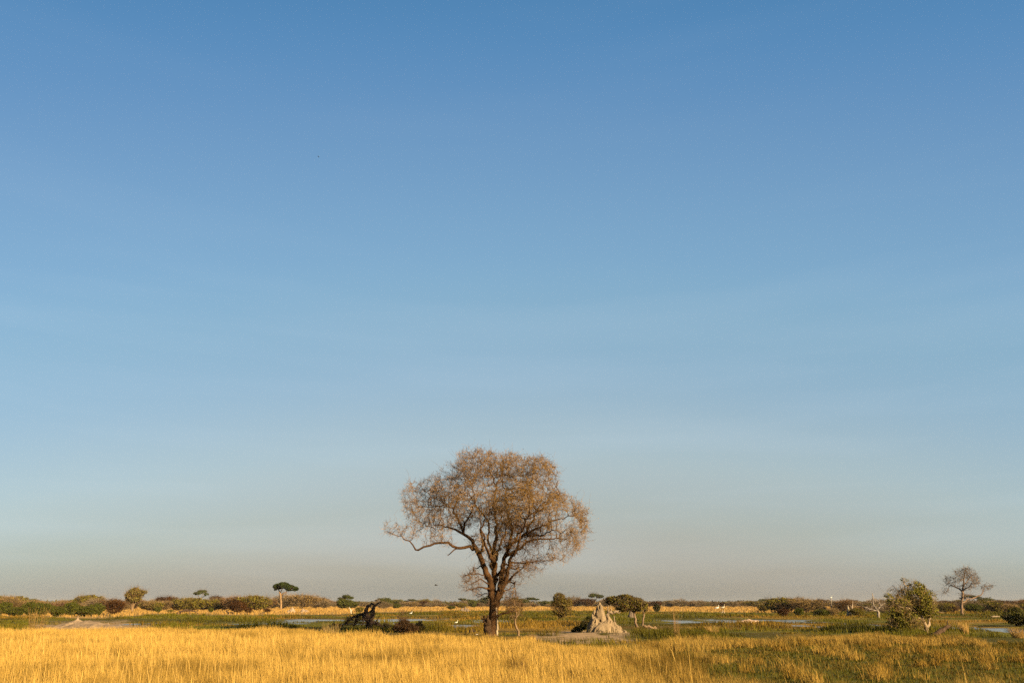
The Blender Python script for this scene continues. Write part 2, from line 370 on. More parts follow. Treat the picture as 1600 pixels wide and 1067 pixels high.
# near straw field
x, y = scatter(1000000, 15, 66, .2, .72, rng, .06, 8)
px, py = proj(x, y, .52); g_ = greenness(x, y)
edge = yA(px) + (fbm2(x, y, .4, .4, 71) - .5) * 4 - np.abs(rng.normal(0, 1, len(x))) * 7 * sm(620, 380, px)
ok = (py > edge) & (rng.uniform(0, 1, len(x)) > np.clip(g_ * 1.25, 0, .985)) & (sandness(x, y) < rng.uniform(.1, .9, len(x)))
x, y, g_ = x[ok], y[ok], g_[ok]; n = len(x); px, py = proj(x, y, 0.)
tall = fbm2(x, y, .35, .35, 72, 3); h = (.22 + .7 * tall) * rng.uniform(.5, 1.25, n) * (1 - .25 * g_) * (1 - .25 * sm(900, 1200, px))
pn = fbm2(x, y, .45, .22, 73, 4)[:, None]; pn2 = fbm2(x, y, 1.5, 1.5, 74, 3)[:, None]
right = sm(820, 1150, px)[:, None]
c = STRAW * (1 - sm(.52, .78, pn) * (.65 + .3 * right)) + AMBER * .85 * sm(.52, .78, pn) * (.65 + .3 * right)
c = c * (1 - (.3 + .3 * right) * sm(.45, .75, pn2)) * (1 - .3 * right) * rng.uniform(.72, 1.2, (n, 1)); gm = (rng.uniform(0, 1, (n, 1)) < .03 + .15 * right + .3 * g_[:, None])
c = np.where(gm, c * .35 + np.array([.10, .095, .02]) , c)
blades('straw_grass', x, y, h, .0025 + .00025 * y, c, rng, .26, 'tall golden dry grass filling the foreground', 'grass')
# seeding stalks standing above the field
x, y = scatter(9000, 16, 52, .5, .72, rng); px, py = proj(x, y, .8); ok = (greenness(x, y) < .2) & (sandness(x, y) < .2) & (rng.uniform(0, 1, len(x)) > sm(700, 1150, px) * .85); ok &= py > yA(px) + 1; x, y = x[ok], y[ok]; n = len(x)
blades('seed_stalks', x, y, rng.uniform(.7, 1.05, n), .006 + .0003 * y, np.array([.66, .43, .12]) * rng.uniform(.8, 1.1, (n, 1)), rng, .12, 'pale seeding stalks rising above the golden grass', 'grass')
# straw tussocks standing in the turf on the right
cx_, cy_ = scatter(620, 19, 62, .5, .72, rng); px, py = proj(cx_, cy_, 0.); g_ = greenness(cx_, cy_)
ok = (px > 960) & (px < 1750) & (py > yA(px) + 8) & (g_ > .4) & (fbm2(cx_, cy_, .12, .12, 26) > .42); cx_, cy_ = cx_[ok], cy_[ok]; k_ = rng.integers(50, 190, len(cx_)); sz = np.repeat(rng.uniform(.5, 1.3, len(cx_)), k_)
x = np.repeat(cx_, k_) + rng.normal(0, .22, k_.sum()) * sz; y = np.repeat(cy_, k_) + rng.normal(0, .2, k_.sum()) * sz; n = len(x); tint = np.repeat(rng.uniform(0, 1, len(cx_)), k_)[:, None]
blades('straw_tussock_grass', x, y, rng.uniform(.2, .55, n) * sz, .003 + .00032 * y, (STRAW * .8 * tint + AMBER * 1.2 * (1 - tint)) * rng.uniform(.6, 1.15, (n, 1)), rng, .55, 'dry straw tussocks dotted over the green turf at right', 'grass')
# short green turf in the right foreground
x, y = scatter(190000, 17, 66, .4, .72, rng); px, py = proj(x, y, .1); g_ = greenness(x, y)
ok = (py > yA(px)) & (g_ > rng.uniform(.15, .8, len(x))) & (sandness(x, y) < .4); x, y = x[ok], y[ok]; n = len(x)
vn = sm(.3, .7, fbm2(x, y, .6, .9, 81))[:, None]
blades('green_turf', x, y, rng.uniform(.05, .16, n), .01 + .0006 * y, (GREEN * (1 - .7 * vn) + (AMBER * .5 + MUD * .3) * vn) * .68 * rng.uniform(.7, 1.3, (n, 1)), rng, .5, 'short green turf between the straw tussocks', 'grass')
# marsh sedge
x, y = scatter(380000, 40, 290, -.35, .72, rng, .25, 6); px, py = proj(x, y, .15)
w = (fbm2(x, y, .05, .05, 51) - .5) * 2
p_ = pondf(x, y); emer = (fbm2(x, y, .35, .5, 35, 3) > .53) & (rng.uniform(0, 1, len(x)) < .7)
ok = (py < yA(px) + 12) & (py > yB(px) + w) & ((p_ < -.05 + rng.normal(0, .05, len(x))) | emer) & (sandness(x, y) < .5) & (fbm2(x, y, .22, .34, 37) < .64); x, y, p_ = x[ok], y[ok], p_[ok]; n = len(x)
ht = fbm2(x, y, .16, .22, 91, 4); h = (.04 + .62 * sm(.42, .78, ht)) * rng.uniform(.6, 1.3, n) * np.clip((-p_) * 1.2 + .25, .25, 1)
blades('marsh_sedge', x, y, h, .008 + .00042 * y, marshcol(x, y) * rng.uniform(.7, 1.35, (n, 1)), rng, .35, 'green and amber sedge covering the wet marsh', 'grass')
# far straw belt
x, y = scatter(120000, 150, 760, -.1, .72, rng, .6, 4); px, py = proj(x, y, 0.); w = (fbm2(x, y, .05, .05, 51) - .5) * 2
ok = (py < yB(px) + w) ; x, y = x[ok], y[ok]; n = len(x); cn = fbm2(x, y, .02, .03, 61)[:, None]
blades('far_straw_grass', x, y, (.25 + .5 * fbm2(x, y, .06, .05, 95)) * rng.uniform(.7, 1.2, n), .0006 * y, np.array([.46, .28, .08]) * (.75 + .45 * cn) * rng.uniform(.8, 1.2, (n, 1)), rng, .25, 'pale straw belt between the marsh and the distant trees', 'grass')

# ------------------------------------------------------------------ the big tree
def tree_px(name, label, cat, base, Y, limbs, lobes, nA, step, kill, tip, bark, twigspec, leafspec, seed, jit=.35, bias=(0, 0, .05), group=None, flare=1.4, density=None, pown=2.3):
    """limbs: list of (list of (px, py, dY, radius m)); lobes: (px, py, rx, ry, dY, depth radius m, weight)"""
    rng = np.random.default_rng(seed); b0 = P(base[0], base[1], Y); b0[2] = gz1(b0[0], Y) - .05; root = empty(name, b0, label, cat, group)
    X, par, giv = [], [], []
    for lb in limbs:
        prev = -1
        for j, (qx, qy, dy, r_) in enumerate(lb):
            q = P(qx, qy, Y + dy) - b0
            if j == 0 and X and lb[0][3] >= 0:      # join to nearest existing node
                d = [np.linalg.norm(q - a) for a in X]; prev = int(np.argmin(d))
                if d[prev] < .25 * 1: continue
            if j == 0 and not X: q[2] = 0
            if prev >= 0:                         # resample long segments and gnarl them
                a, ra = X[prev], giv[prev]; ns = max(1, int(np.linalg.norm(q - a) / (step * 1.1)))
                for s_ in range(1, ns):
                    u = s_ / ns; X.append(a + (q - a) * u + rng.normal(0, WOB * step, 3) * min(1, 1.2 - r_ * 2.5)); par.append(prev); giv.append(min(ra, r_ * 1.3) * (1 - u) + abs(r_) * u); prev = len(X) - 1
            X.append(q); par.append(prev); giv.append(abs(r_)); prev = len(X) - 1
    m = mpp(Y); LB = []
    for (cx_, cy_, rx_, ry_, dy, rd, wt) in lobes:
        c_ = P(cx_, cy_, Y + dy) - b0; LB.append((*c_, rx_ * m, rd, ry_ * m, wt))
    A = in_lobes(LB, nA, rng, .35, .55 if nA > 5000 else None, .39, seed)
    X, par = grow(X, par, A, step, kill, 60, rng, jit, bias)
    giv = np.array(giv); r = radii(par, tip, pown); ng = len(giv); r[:ng] = np.where(giv > 0, giv, r[:ng])
    for i_ in range(ng, len(r)): r[i_] = min(r[i_], r[par[i_]] * .85)
    r[:ng] *= 1 + (flare - 1) * np.exp(-np.maximum(X[:ng, 2], 0) / .5)
    gt = Geo(); big = np.zeros(len(r), bool); big[:ng] = True
    # trunk = traced limbs; branches = the rest
    skeleton(gt, X[:ng], par[:ng], r[:ng], bark, rng)
    VV = np.concatenate(gt.V); sc_ = np.clip(giv[0] * .55, 0, .16)
    dv = np.stack([fbm(VV * [5, 5, 1.1] / (giv[0] * 2 + .2), seed + q_, 3) - .5 for q_ in range(3)], 1) * sc_; dv[:, 2] *= .3
    gt.V = [VV + dv * np.clip(1 - VV[:, 2:] / (giv[0] * 22 + .5), .12, 1)]; gt.C = [np.concatenate(gt.C)]
    tr = gt.build('trunk', M_bark, root, True)

    gb = Geo(); sub = np.arange(ng, len(r))
    if len(sub):
        Xp = np.concatenate([X, X[par[sub]]]);  # branch roots start inside their limb
        idx = {}; par2 = par.copy(); rr2 = r.copy()
        par3 = [-1 if k < ng else par[k] for k in range(len(par))]
        for k in sub:
            if par[k] < ng: par3[k] = -2 - par[k]
        N = len(par); ch = [[] for _ in range(N)]; st = []
        for k in sub:
            if par3[k] >= 0: ch[par3[k]].append(k)
            else: st.append((k, par[k]))
        groups = {}
        while st:
            i_, p_ = st.pop(); c_ = [p_]
            while True:
                c_.append(i_)
                if not ch[i_]: break
                kk = max(ch[i_], key=lambda j_: r[j_]); st += [(j_, i_) for j_ in ch[i_] if j_ != kk]; i_ = kk
            q_ = r[c_].copy(); q_[0] = min(q_[0], q_[1] * 1.15); sd_ = 6 if q_.max() > .05 else 4 if q_.max() > .02 else 3
            groups.setdefault((len(c_), sd_), []).append((X[c_], q_))
        for (n_, sd_), L_ in groups.items():
            V, Q = tubes([a for a, b_ in L_], [b_ for a, b_ in L_], sd_); gb.add(V, Q, None, np.asarray(bark) * rng.uniform(.9, 1.8 if sd_ == 3 else 1.25, (len(V), 1)))
    gtw = gb
    cen = np.average(np.array(LB)[:, :3], axis=0)
    if twigspec:
        per, ln, rd_, col, droop = twigspec; thin = np.where((r < .035) & (np.arange(len(r)) >= 3))[0]; thin = thin[thin > 0]
        S = np.repeat(thin, per); S = S[rng.uniform(0, 1, len(S)) < .95]; d = X[S] - X[np.maximum(par[S], 0)]; d /= np.linalg.norm(d, axis=1, keepdims=True) + 1e-9
        o_ = X[S] - cen; o_ /= np.linalg.norm(o_, axis=1, keepdims=True) + 1e-9
        st_ = X[S] - d * rng.uniform(0, step, (len(S), 1))
        col = col(st_) if callable(col) else col
        Pn = twigs(gtw, st_, d * .6 + o_ * .5 + rng.normal(0, .75, d.shape), ln * np.where(rng.uniform(0, 1, len(S)) < .07, 2.3, .95), rd_, rng, 4, .45, droop, col)
        k_ = rng.integers(1, 4, len(Pn)); 
    if gtw.n: gtw.build('crown', M_bark, root)
    if leafspec:
        gl = Geo()
        for (mode, n_, size, col, filt) in leafspec:
            if mode == 'twig':
                k_ = rng.integers(0, len(Pn), n_); q = Pn[k_, rng.integers(1, 4, n_)] + rng.normal(0, .05, (n_, 3))
                if filt is not None: q = q[filt(q, rng)]
            else: q = in_lobes(LB, n_, rng, .3, filt[0], filt[1], seed)
            cl_ = fbm(q * (1.1 / (step * 2)), seed + 3, 2)[:, None]
            cc = np.asarray(col) * (.65 + .7 * cl_) * rng.uniform(.7, 1.3, (len(q), 1)); leaves(gl, q, size, cc, rng)
        if gl.n: gl.build('foliage', M_leaf, root)
    return root
WOB = .3
BARK = (.072, .038, .017); Z = 0.
big_limbs = [
    # trunk and left stem
    [(769, 993, 0, 0.40), (771, 975, 0, 0.34), (772, 955, 0, 0.33), (771.5, 940, 0, 0.32), (768.5, 922, 0, 0.27), (766, 906, -.1, 0.25), (758, 888, -.3, 0.222), (750, 868, -.5, 0.2), (744, 856, -.5, 0.158), (739, 845, -.4, 0.139), (731, 838, -.4, 0.119), (724, 834, -.4, 0.106), (712, 827, -.6, 0.086), (700, 823, -.8, 0.066), (685, 820, -1, 0.046), (670, 822, -1.2, 0.026)],
    [(744, 857, -.5, 0.132), (730, 854, -1, 0.112), (715, 856, -1.4, 0.102), (707, 853, -1.5, 0.092), (700, 847, -1.6, 0.086), (685, 848, -1.8, 0.079), (667, 853, -2, 0.073), (649, 858.5, -2, 0.066), (645, 851, -2.2, 0.053), (640, 845, -2.3, 0.046), (628, 837, -2.4, 0.036), (613, 834, -2.5, 0.023), (603, 829, -2.5, 0.013)],
    [(715, 856, -1.4, 0.066), (705, 863, -1.5, 0.044), (699, 868, -1.6, 0.022)],
    [(724, 834, -.4, 0.092), (720, 820, 0, 0.086), (713, 803, .4, 0.079), (709, 794, .6, 0.066), (716, 780, 1, 0.053), (727, 765, 1.3, 0.033), (727, 742, 1.4, 0.02)],
    [(709, 794, .6, 0.053), (700, 791, .4, 0.046), (688, 791, .2, 0.04), (675, 792, .1, 0.036), (661, 791, 0, 0.03), (650, 793, 0, 0.02), (637, 797, 0, 0.013)],
    [(700, 791, .4, 0.04), (688, 782, 1, 0.036), (673, 776, 1.2, 0.033), (661, 764, 1.4, 0.023), (649, 752, 1.5, 0.013)],
    # centre stems
    [(768, 920, .3, 0.36), (773, 900, .5, 0.222), (774, 885, .5, 0.192), (772, 866, .4, 0.163), (776, 842, .3, 0.132), (775, 815, .2, 0.112), (773, 785, 0, 0.092), (775, 758, -.2, 0.066), (768, 742, -.3, 0.053), (759, 733, -.4, 0.04), (742, 716, -.5, 0.02)],
    [(775, 758, -.2, 0.053), (783, 745, .5, 0.04), (786, 728, .8, 0.026), (784, 712, .9, 0.013)],
    [(772, 866, 1.4, 0.118), (763, 848, 1.7, 0.086), (764, 824, 2, 0.079), (757, 806, 2.2, 0.066), (744, 790, 2.4, 0.053), (733, 772, 2.6, 0.033), (728, 750, 2.8, 0.02)],
    [(773, 950, -.1, 0.26), (780, 928, -.25, 0.27), (784, 908, -.2, 0.25), (786, 892, .2, 0.22), (787, 878, 1, 0.163), (795, 852, 1.4, 0.125), (801, 824, 1.6, 0.106), (794, 800, 1.7, 0.086), (790, 770, 1.8, 0.066), (786, 745, 1.7, 0.04), (783, 730, 1.7, 0.02)],
    [(795, 852, 1.4, 0.112), (808, 845, .5, 0.106), (820, 834, 0, 0.099), (832, 815, -.3, 0.086), (838, 800, -.4, 0.073), (832, 779, -.5, 0.066), (826, 765, -.6, 0.053), (832, 746, -.5, 0.04), (835, 731, -.4, 0.026), (838, 713, -.3, 0.013)],
    [(820, 834, 0, 0.086), (844, 824, -1, 0.073), (868, 812, -1.4, 0.053), (895, 806, -1.8, 0.033), (913, 816, -2, 0.02)],
    [(785, 873, 1, 0.148), (806, 860, 2, 0.106), (829, 845, 2.4, 0.086), (850, 842, 2.8, 0.066), (874, 841, 3, 0.046), (904, 848, 3.2, 0.02)],
    # towards and away from the viewer
    [(774, 885, .5, 0.148), (768, 872, -1.5, 0.126), (760, 855, -3, 0.086), (752, 830, -4.2, 0.059), (748, 800, -5, 0.033)],
    [(785, 873, 1, 0.141), (800, 850, -1, 0.099), (818, 825, -2.8, 0.073), (828, 795, -4, 0.046), (825, 770, -4.6, 0.026)],
    [(773, 890, 1, 0.148), (778, 860, 3, 0.099), (790, 832, 4.4, 0.066), (798, 790, 5.2, 0.04), (800, 755, 5.2, 0.02)],
    # low side limbs
    [(776, 905, .6, 0.15), (790, 881, .4, 0.089), (804, 879, 0, 0.067), (820, 880, -.4, 0.052), (844, 875, -.6, 0.037), (865, 872, -.8, 0.022), (880, 877, -.9, 0.011)],
    [(776, 925, .6, 0.14), (787, 914, .6, 0.11), (795, 908, .4, 0.1), (802, 899, .2, 0.059), (810, 892, 0, 0.044), (817, 887, 0, 0.03)],
    [(795, 908, .4, 0.07), (805, 908, .3, 0.05), (805, 922, .2, 0.035), (804, 938, .2, 0.02)],
    [(765, 905, -.1, 0.1), (756, 898, -.4, 0.052), (748, 896, -.7, 0.037), (736, 896, -1, 0.03), (724, 902, -1.2, 0.02)],
    [(768, 920, -.1, 0.1), (760, 919, -.4, 0.08), (748, 917, -.8, 0.05), (733, 920, -1.2, 0.03), (728, 923, -1.3, 0.015)],
    [(772, 966, .2, 0.16), (785, 958, .6, 0.08), (797, 954, .9, 0.06), (808, 955, 1.1, 0.03)],
    [(780, 928, -.25, 0.2), (788, 912, -.5, 0.17), (793, 895, -.8, 0.15), (796, 878, -1.2, 0.12), (805, 862, -1.8, 0.1), (812, 845, -2.4, 0.08), (815, 825, -2.6, 0.05)],
    [(776, 905, .3, 0.18), (771, 890, 1.2, 0.15), (768, 870, 1.9, 0.12), (772, 850, 2.6, 0.1), (780, 828, 3.0, 0.07), (784, 806, 3.2, 0.05)],
    [(724, 834, -.4, 0.09), (728, 815, -1.2, 0.075), (737, 800, -1.8, 0.06), (742, 780, -2.2, 0.05), (738, 760, -2.5, 0.03)],
    [(750, 868, -.5, 0.1), (755, 850, -1.4, 0.085), (751, 832, -2.0, 0.07), (757, 812, -2.4, 0.05), (765, 795, -2.6, 0.03)],
    [(820, 834, 0, 0.08), (832, 838, -1.2, 0.07), (848, 836, -2.2, 0.06), (862, 828, -3, 0.04), (880, 832, -3.2, 0.02)],
    [(838, 800, -.4, 0.07), (850, 790, -.9, 0.06), (862, 783, -1.2, 0.05), (874, 772, -1.4, 0.03)],
    [(785, 895, 1, 0.09), (795, 888, 1.6, 0.07), (806, 889, 2, 0.05), (822, 884, 2.3, 0.03)],
    [(758, 888, -.3, 0.06), (750, 884, .2, 0.045), (741, 888, .5, 0.03), (733, 895, .7, 0.02)],
    [(767, 912, -.3, 0.06), (757, 908, -.9, 0.045), (745, 908, -1.3, 0.03), (732, 913, -1.5, 0.015)],
    [(768, 930, .3, 0.05), (757, 927, .6, 0.035), (748, 928, .8, 0.02)],
    [(780, 930, .3, 0.06), (789, 922, .9, 0.045), (799, 915, 1.3, 0.03), (812, 913, 1.5, 0.015)],
]
big_lobes = [(662, 808, 26, 16, -.5, 1.8, 1.3), (685, 838, 18, 10, -1.6, 1.2, 1.2), (645, 775, 20, 20, .5, 1.6, 1.2), (690, 785, 26, 20, 1, 2.4, .8), (720, 815, 24, 16, 1.5, 2, .6), (760, 872, 16, 14, 1, 1.4, .6), (880, 858, 22, 12, .5, 1.8, 1.1), (706, 738, 24, 18, .6, 2.2, .9), (680, 756, 20, 16, .8, 1.8, .8), (700, 800, 26, 18, -.5, 2.4, .6), (655, 812, 14, 8, -1, 1.1, .6), (905, 838, 16, 16, -1, 1.6, 1.6), (838, 870, 30, 9, 1.5, 1.8, 1.0), (748, 728, 44, 26, 0, 3.8, 1.0), (720, 740, 26, 20, 1, 2.6, .9), (790, 728, 36, 24, 1.5, 3.3, 1), (838, 742, 34, 30, -.5, 2.8, 1.1), (855, 735, 16, 16, -.5, 1.6, .8), (700, 768, 34, 28, .8, 2.6, .9), (668, 772, 26, 22, 1, 2, .8), (646, 790, 20, 15, .2, 1.4, .7), (655, 762, 16, 12, 1.2, 1.2, .8),
             (612, 826, 16, 12, -2.4, 1.0, 1.3), (640, 828, 18, 12, -2.2, 1.1, 1.1), (668, 832, 18, 10, -1.6, 1.3, .8), (692, 815, 26, 18, -1, 2.0, .7), (700, 848, 12, 8, -1.5, 1, .5), (742, 785, 50, 36, 0, 4.8, .6), (812, 790, 54, 42, 0, 5, 1.2), (868, 798, 38, 32, -1, 3.4, 2.4), (862, 790, 26, 22, 1.5, 2.4, 2), (888, 822, 32, 28, -1.2, 2.8, 2.4), (870, 820, 30, 22, 1.5, 2.6, 2), (905, 800, 16, 14, -1.4, 1.4, 1.2), (868, 846, 42, 15, 2.2, 2.2, 1.3), (895, 858, 14, 9, 2.4, 1, 1.2), (805, 838, 46, 26, 1, 4, 1.4), (760, 846, 28, 22, 0, 3.4, .4),
             (738, 905, 17, 20, -.9, 1.2, 1.3), (724, 908, 9, 12, -1.1, .8, 1.2), (745, 930, 8, 10, .5, .7, 1), (815, 888, 34, 16, 0, 1.6, 1.0), (860, 876, 24, 7, -.8, .8, 1.1), (806, 925, 8, 26, .2, .7, 1.4), (788, 905, 16, 26, .4, 1.5, .9)]
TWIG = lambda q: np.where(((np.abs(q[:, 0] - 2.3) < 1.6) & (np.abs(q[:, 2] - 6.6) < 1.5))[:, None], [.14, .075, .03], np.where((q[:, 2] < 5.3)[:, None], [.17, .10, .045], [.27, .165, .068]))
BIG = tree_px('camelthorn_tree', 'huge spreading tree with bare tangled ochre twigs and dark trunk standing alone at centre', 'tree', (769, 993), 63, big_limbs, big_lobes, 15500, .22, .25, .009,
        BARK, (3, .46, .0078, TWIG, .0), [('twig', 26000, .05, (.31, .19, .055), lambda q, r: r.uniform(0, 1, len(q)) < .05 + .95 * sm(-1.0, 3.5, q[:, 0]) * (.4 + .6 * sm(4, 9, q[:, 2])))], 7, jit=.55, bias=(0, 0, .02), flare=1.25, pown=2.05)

# ------------------------------------------------------------------ other trees and shrubs built where they stand
def auto(px, pb, w, h, style, seed, m=.1):
    """limbs and crown lobes (photo pixels) for a shrub of width w and height h standing on row pb"""
    rng = np.random.default_rng(seed); lb, lo = [], []
    top = pb - h
    if style == 'dome':
        for k in range(6):
            a = (k - 2.5) / 2.5; r0 = .012 * h * m * rng.uniform(.8, 1.3) + .015
            lb.append([(px + a * w * .05, pb, 0, r0 * 1.6), (px + a * w * .22, pb - h * .35, rng.normal(0, w * m * .12), r0), (px + a * w * .36, pb - h * rng.uniform(.55, .8) * (1 - .25 * abs(a)), rng.normal(0, w * m * .22), r0 * .5)])
        lo.append((px, pb - h * .45, w * .34, h * .38, 0, w * m * .32, .8))
        for k in range(10):
            a = rng.uniform(-1, 1); lo.append((px + a * w * .36, pb - h * rng.uniform(.35, .82 - .3 * abs(a)), w * rng.uniform(.09, .17), h * rng.uniform(.10, .2), rng.normal(0, w * m * .2), w * m * .17, 1.6))
        lo.append((px + rng.uniform(-.15, .15) * w, top + h * .17, w * .17, h * .17, 0, w * m * .15, 1.6))
    elif style == 'spread':
        for k in range(5):
            a = (k - 2) / 2; r0 = .02 * h * m
            lb.append([(px, pb, 0, r0 * 2), (px + a * w * .1, pb - h * .35, rng.normal(0, w * m * .1), r0 * 1.4), (px + a * w * .36, pb - h * rng.uniform(.62, .8), rng.normal(0, w * m * .2), r0 * .5)])
        for k in range(9):
            a = -1 + k / 4; lo.append((px + a * w * .36, pb - h * (.78 - .22 * a * a) + rng.normal(0, h * .04), w * rng.uniform(.13, .19), h * rng.uniform(.12, .2), rng.normal(0, w * m * .22), w * m * .2, 1))
    elif style == 'fan':
        for k in range(9):
            a = (k - 4) / 4; r0 = .02
            lb.append([(px + a * w * .08, pb, 0, r0 * 1.4), (px + a * w * .25, pb - h * .5, rng.normal(0, w * m * .1), r0), (px + a * w * .42, pb - h * rng.uniform(.7, .95) * (1 - .2 * abs(a)), rng.normal(0, w * m * .15), r0 * .5)])
        lo += [(px, pb - h * .40, w * .42, h * .36, 0, w * m * .35, 1), (px - w * .1, pb - h * .72, w * .24, h * .24, 0, w * m * .2, 1.2), (px + w * .2, pb - h * .62, w * .18, h * .2, 0, w * m * .2, 1)]
    return lb, lo
DG = (.065, .070, .010); OL = (.15, .125, .020); BR = (.11, .06, .02); RB = (.07, .032, .011); GB = (.12, .085, .036); TAN = (.34, .21, .09); GREY = (.30, .25, .20); PALE = (.55, .47, .37)
def shrub(name, label, cat, px, pb, w, h, style, leafcol, nleaf, lsize, bark, twig, seed, Y=None, group=None, nA=900, thr=.42, ntw=3):
    Y = G(px, pb)[1] if Y is None else Y; m = mpp(Y); lb, lo = auto(px, pb, w, h, style, seed, m); H = h * m
    return tree_px(name, label, cat, (px, pb), Y, lb, lo, nA, H * .05, H * .06, .006 + .0006 * H, bark, (ntw, H * .10, .004 + Y * .00006, twig, .0),
                   [('vol', nleaf, lsize, leafcol, (6. / H, thr + .06))] if nleaf else None, seed, group=group, flare=1.1)
# dead sapling beside the trunk
tree_px('dead_sapling', 'thin drooping dead sapling with a pale stem just to the right of the big trunk', 'dead tree', (811, 992), 62, [
    [(811, 992, 0, .09), (807, 980, 0, .08), (805, 968, .1, .07), (807, 957, .1, .06), (804, 945, 0, .05), (800, 930, 0, .03), (803, 918, 0, .02)],
    [(805, 968, .1, .05), (811, 955, .3, .04), (812, 940, .4, .02)], [(807, 957, .1, .04), (798, 948, -.2, .03), (793, 936, -.3, .015)]],
    [(801, 942, 13, 22, 0, .9, 1), (812, 946, 8, 18, .3, .6, 1)], 700, .18, .2, .006, (.24, .16, .09), (3, .5, .008, (.10, .058, .026), .35), None, 21, flare=1.1)
g = Geo(); r_ = np.random.default_rng(2); b0 = P(775, 992, 62.72); b0[2] = gz1(b0[0], 62.72) - .05
for ch_ in ([(776, 992, .09), (777.5, 982, .085), (777, 972, .06), (776.5, 966, .03)], [(776.2, 962, .03), (775.6, 954, .06), (775.4, 947, .06), (776.5, 941, .02)]): limb(g, [P(a, b_, 62.72) - b0 for a, b_, q in ch_], [q for a, b_, q in ch_], 7, (.42, .33, .22), r_, .015)
g.build('bare_wood', M_bark, BIG, True, b0 - np.array(BIG.location))
# broken snag joined to nothing, left of the trunk
r_ = np.random.default_rng(3); g = Geo(); Y0 = 62.3; b0 = P(763, 993, Y0); b0[2] = gz1(b0[0], Y0) - .05
def TP(px, py, Y, base): return P(px, py, Y) - base
for c_ in ([(763, 993, .30), (762.5, 985, .27), (762, 977, .25), (761.5, 970, .20), (760, 967, .11)], [(761, 972, .12), (758, 967, .09), (757, 963, .06), (754.5, 961, .02)],
           [(761, 974, .12), (757, 972, .08), (754, 968, .06), (752.5, 962, .02)], [(762, 970, .10), (762.5, 964, .07), (760.5, 960, .03)], [(760, 978, .1), (757, 976, .06), (756, 979, .02)]):
    limb(g, [TP(a, b_, Y0 + r_.normal(0, .05), b0) for a, b_, q in c_], [q for a, b_, q in c_], 9, (.06, .036, .02), r_, .05)
rt = empty('broken_snag', b0, 'short dark broken snag with splintered top pressed against the left of the big trunk', 'stump'); g.build('trunk', M_bark, rt, True)
# fallen burnt tree
tree_px('fallen_burnt_tree', 'blackened fallen tree with looping upright limbs and a tangle of roots in the marsh', 'dead tree', (577, 978), 79, [
    [(577, 979, 0, .34), (577.5, 968, 0, .28), (573, 961, 0, .24), (572.2, 953, 0, .20), (575, 946.5, 0, .15), (580.5, 943, 0, .12), (585, 944, 0, .10)],
    [(577.5, 968, 0, .24), (582, 962, .2, .22), (583, 954, .2, .18), (585, 947, .1, .14), (589.5, 942.8, .1, .09), (596, 941.3, .1, .04)],
    [(573, 961, 0, .1), (578, 956, .1, .09), (583, 951, .2, .07)],
    [(577.5, 968, 0, .2), (570, 966, -.3, .17), (566.5, 959, -.5, .15), (559, 961, -.6, .12), (551, 964, -.7, .1), (544, 969, -.8, .08), (537, 976, -.8, .05)],
    [(566.5, 959, -.5, .12), (567.5, 968, -.6, .1), (565, 977, -.7, .06)],
    [(577.5, 972, 0, .2), (586, 974, .3, .16), (594, 976.5, .4, .13), (600, 979, .5, .08)],
    [(559, 961, -.6, .1), (556, 969, -.7, .08), (553, 977, -.8, .05)], [(586, 974, .3, .08), (590, 967, .3, .05), (593, 963, .3, .02)]],
    [(552, 970, 15, 8, -.7, .9, 1.5), (580, 974, 14, 5, .2, .8, 1), (562, 968, 8, 8, -.4, .6, 1), (530, 976, 16, 4, -.8, .8, .8)], 560, .16, .18, .012, (.045, .030, .022), (3, .35, .014, (.06, .04, .028), .05), None, 31, flare=1.1)
shrub('brown_shrub', 'dense dark brown leafless shrub at the edge of the straw right of the burnt tree', 'shrub', 632, 992, 50, 25, 'dome', (.05, .028, .012), 2000, .07, (.06, .035, .02), (.075, .042, .02), 41, nA=1100)
shrub('stalk_shrub', 'tall thin bare brown stalks rising out of the dark brown shrub', 'shrub', 629, 981, 24, 32, 'fan', RB, 0, .07, (.09, .05, .035), (.12, .07, .045), 42, nA=260, ntw=2)
shrub('low_dark_brush', 'low dark brush to the right of the stalky brown shrub beside the pond', 'shrub', 655, 987, 20, 18, 'dome', (.06, .045, .02), 1500, .08, (.06, .04, .03), (.09, .06, .04), 43)
shrub('small_dead_brush', 'small dark arched brush between the burnt tree and the brown shrub', 'shrub', 604, 982, 18, 10, 'dome', (.05, .04, .02), 400, .06, (.05, .035, .025), (.07, .05, .03), 44, nA=300)
shrub('upright_bush', 'upright spiky olive brown bush standing alone between the big tree and the termite mound', 'bush', 878, 964, 40, 40, 'fan', (.17, .13, .03), 3300, .13, (.08, .05, .03), (.17, .11, .045), 45, Y=118, nA=1700, thr=.38, ntw=4)
tree_px('leaning_brush', 'dark olive brush sloping against the left side of the termite mound', 'shrub', (906, 986), 72, [
    [(906, 986, 0, .03), (912, 979, 0, .025), (918, 972, 0, .02), (922, 965, 0, .01)], [(906, 986, 0, .025), (900, 984, 0, .02), (895, 984, 0, .01)], [(906, 986, 0, .02), (908, 980, .3, .015)]],
    [(920, 969, 5, 7, 0, .5, 1), (913, 976, 7, 7, 0, .6, 1.2), (904, 982, 8, 4.5, 0, .6, 1), (896, 985, 5, 2.5, 0, .4, .8)], 500, .1, .12, .006, (.05, .035, .02), (3, .25, .007, (.06, .05, .02), 0), [('vol', 2600, .06, (.04, .042, .01), (3, .44))], 46, flare=1)
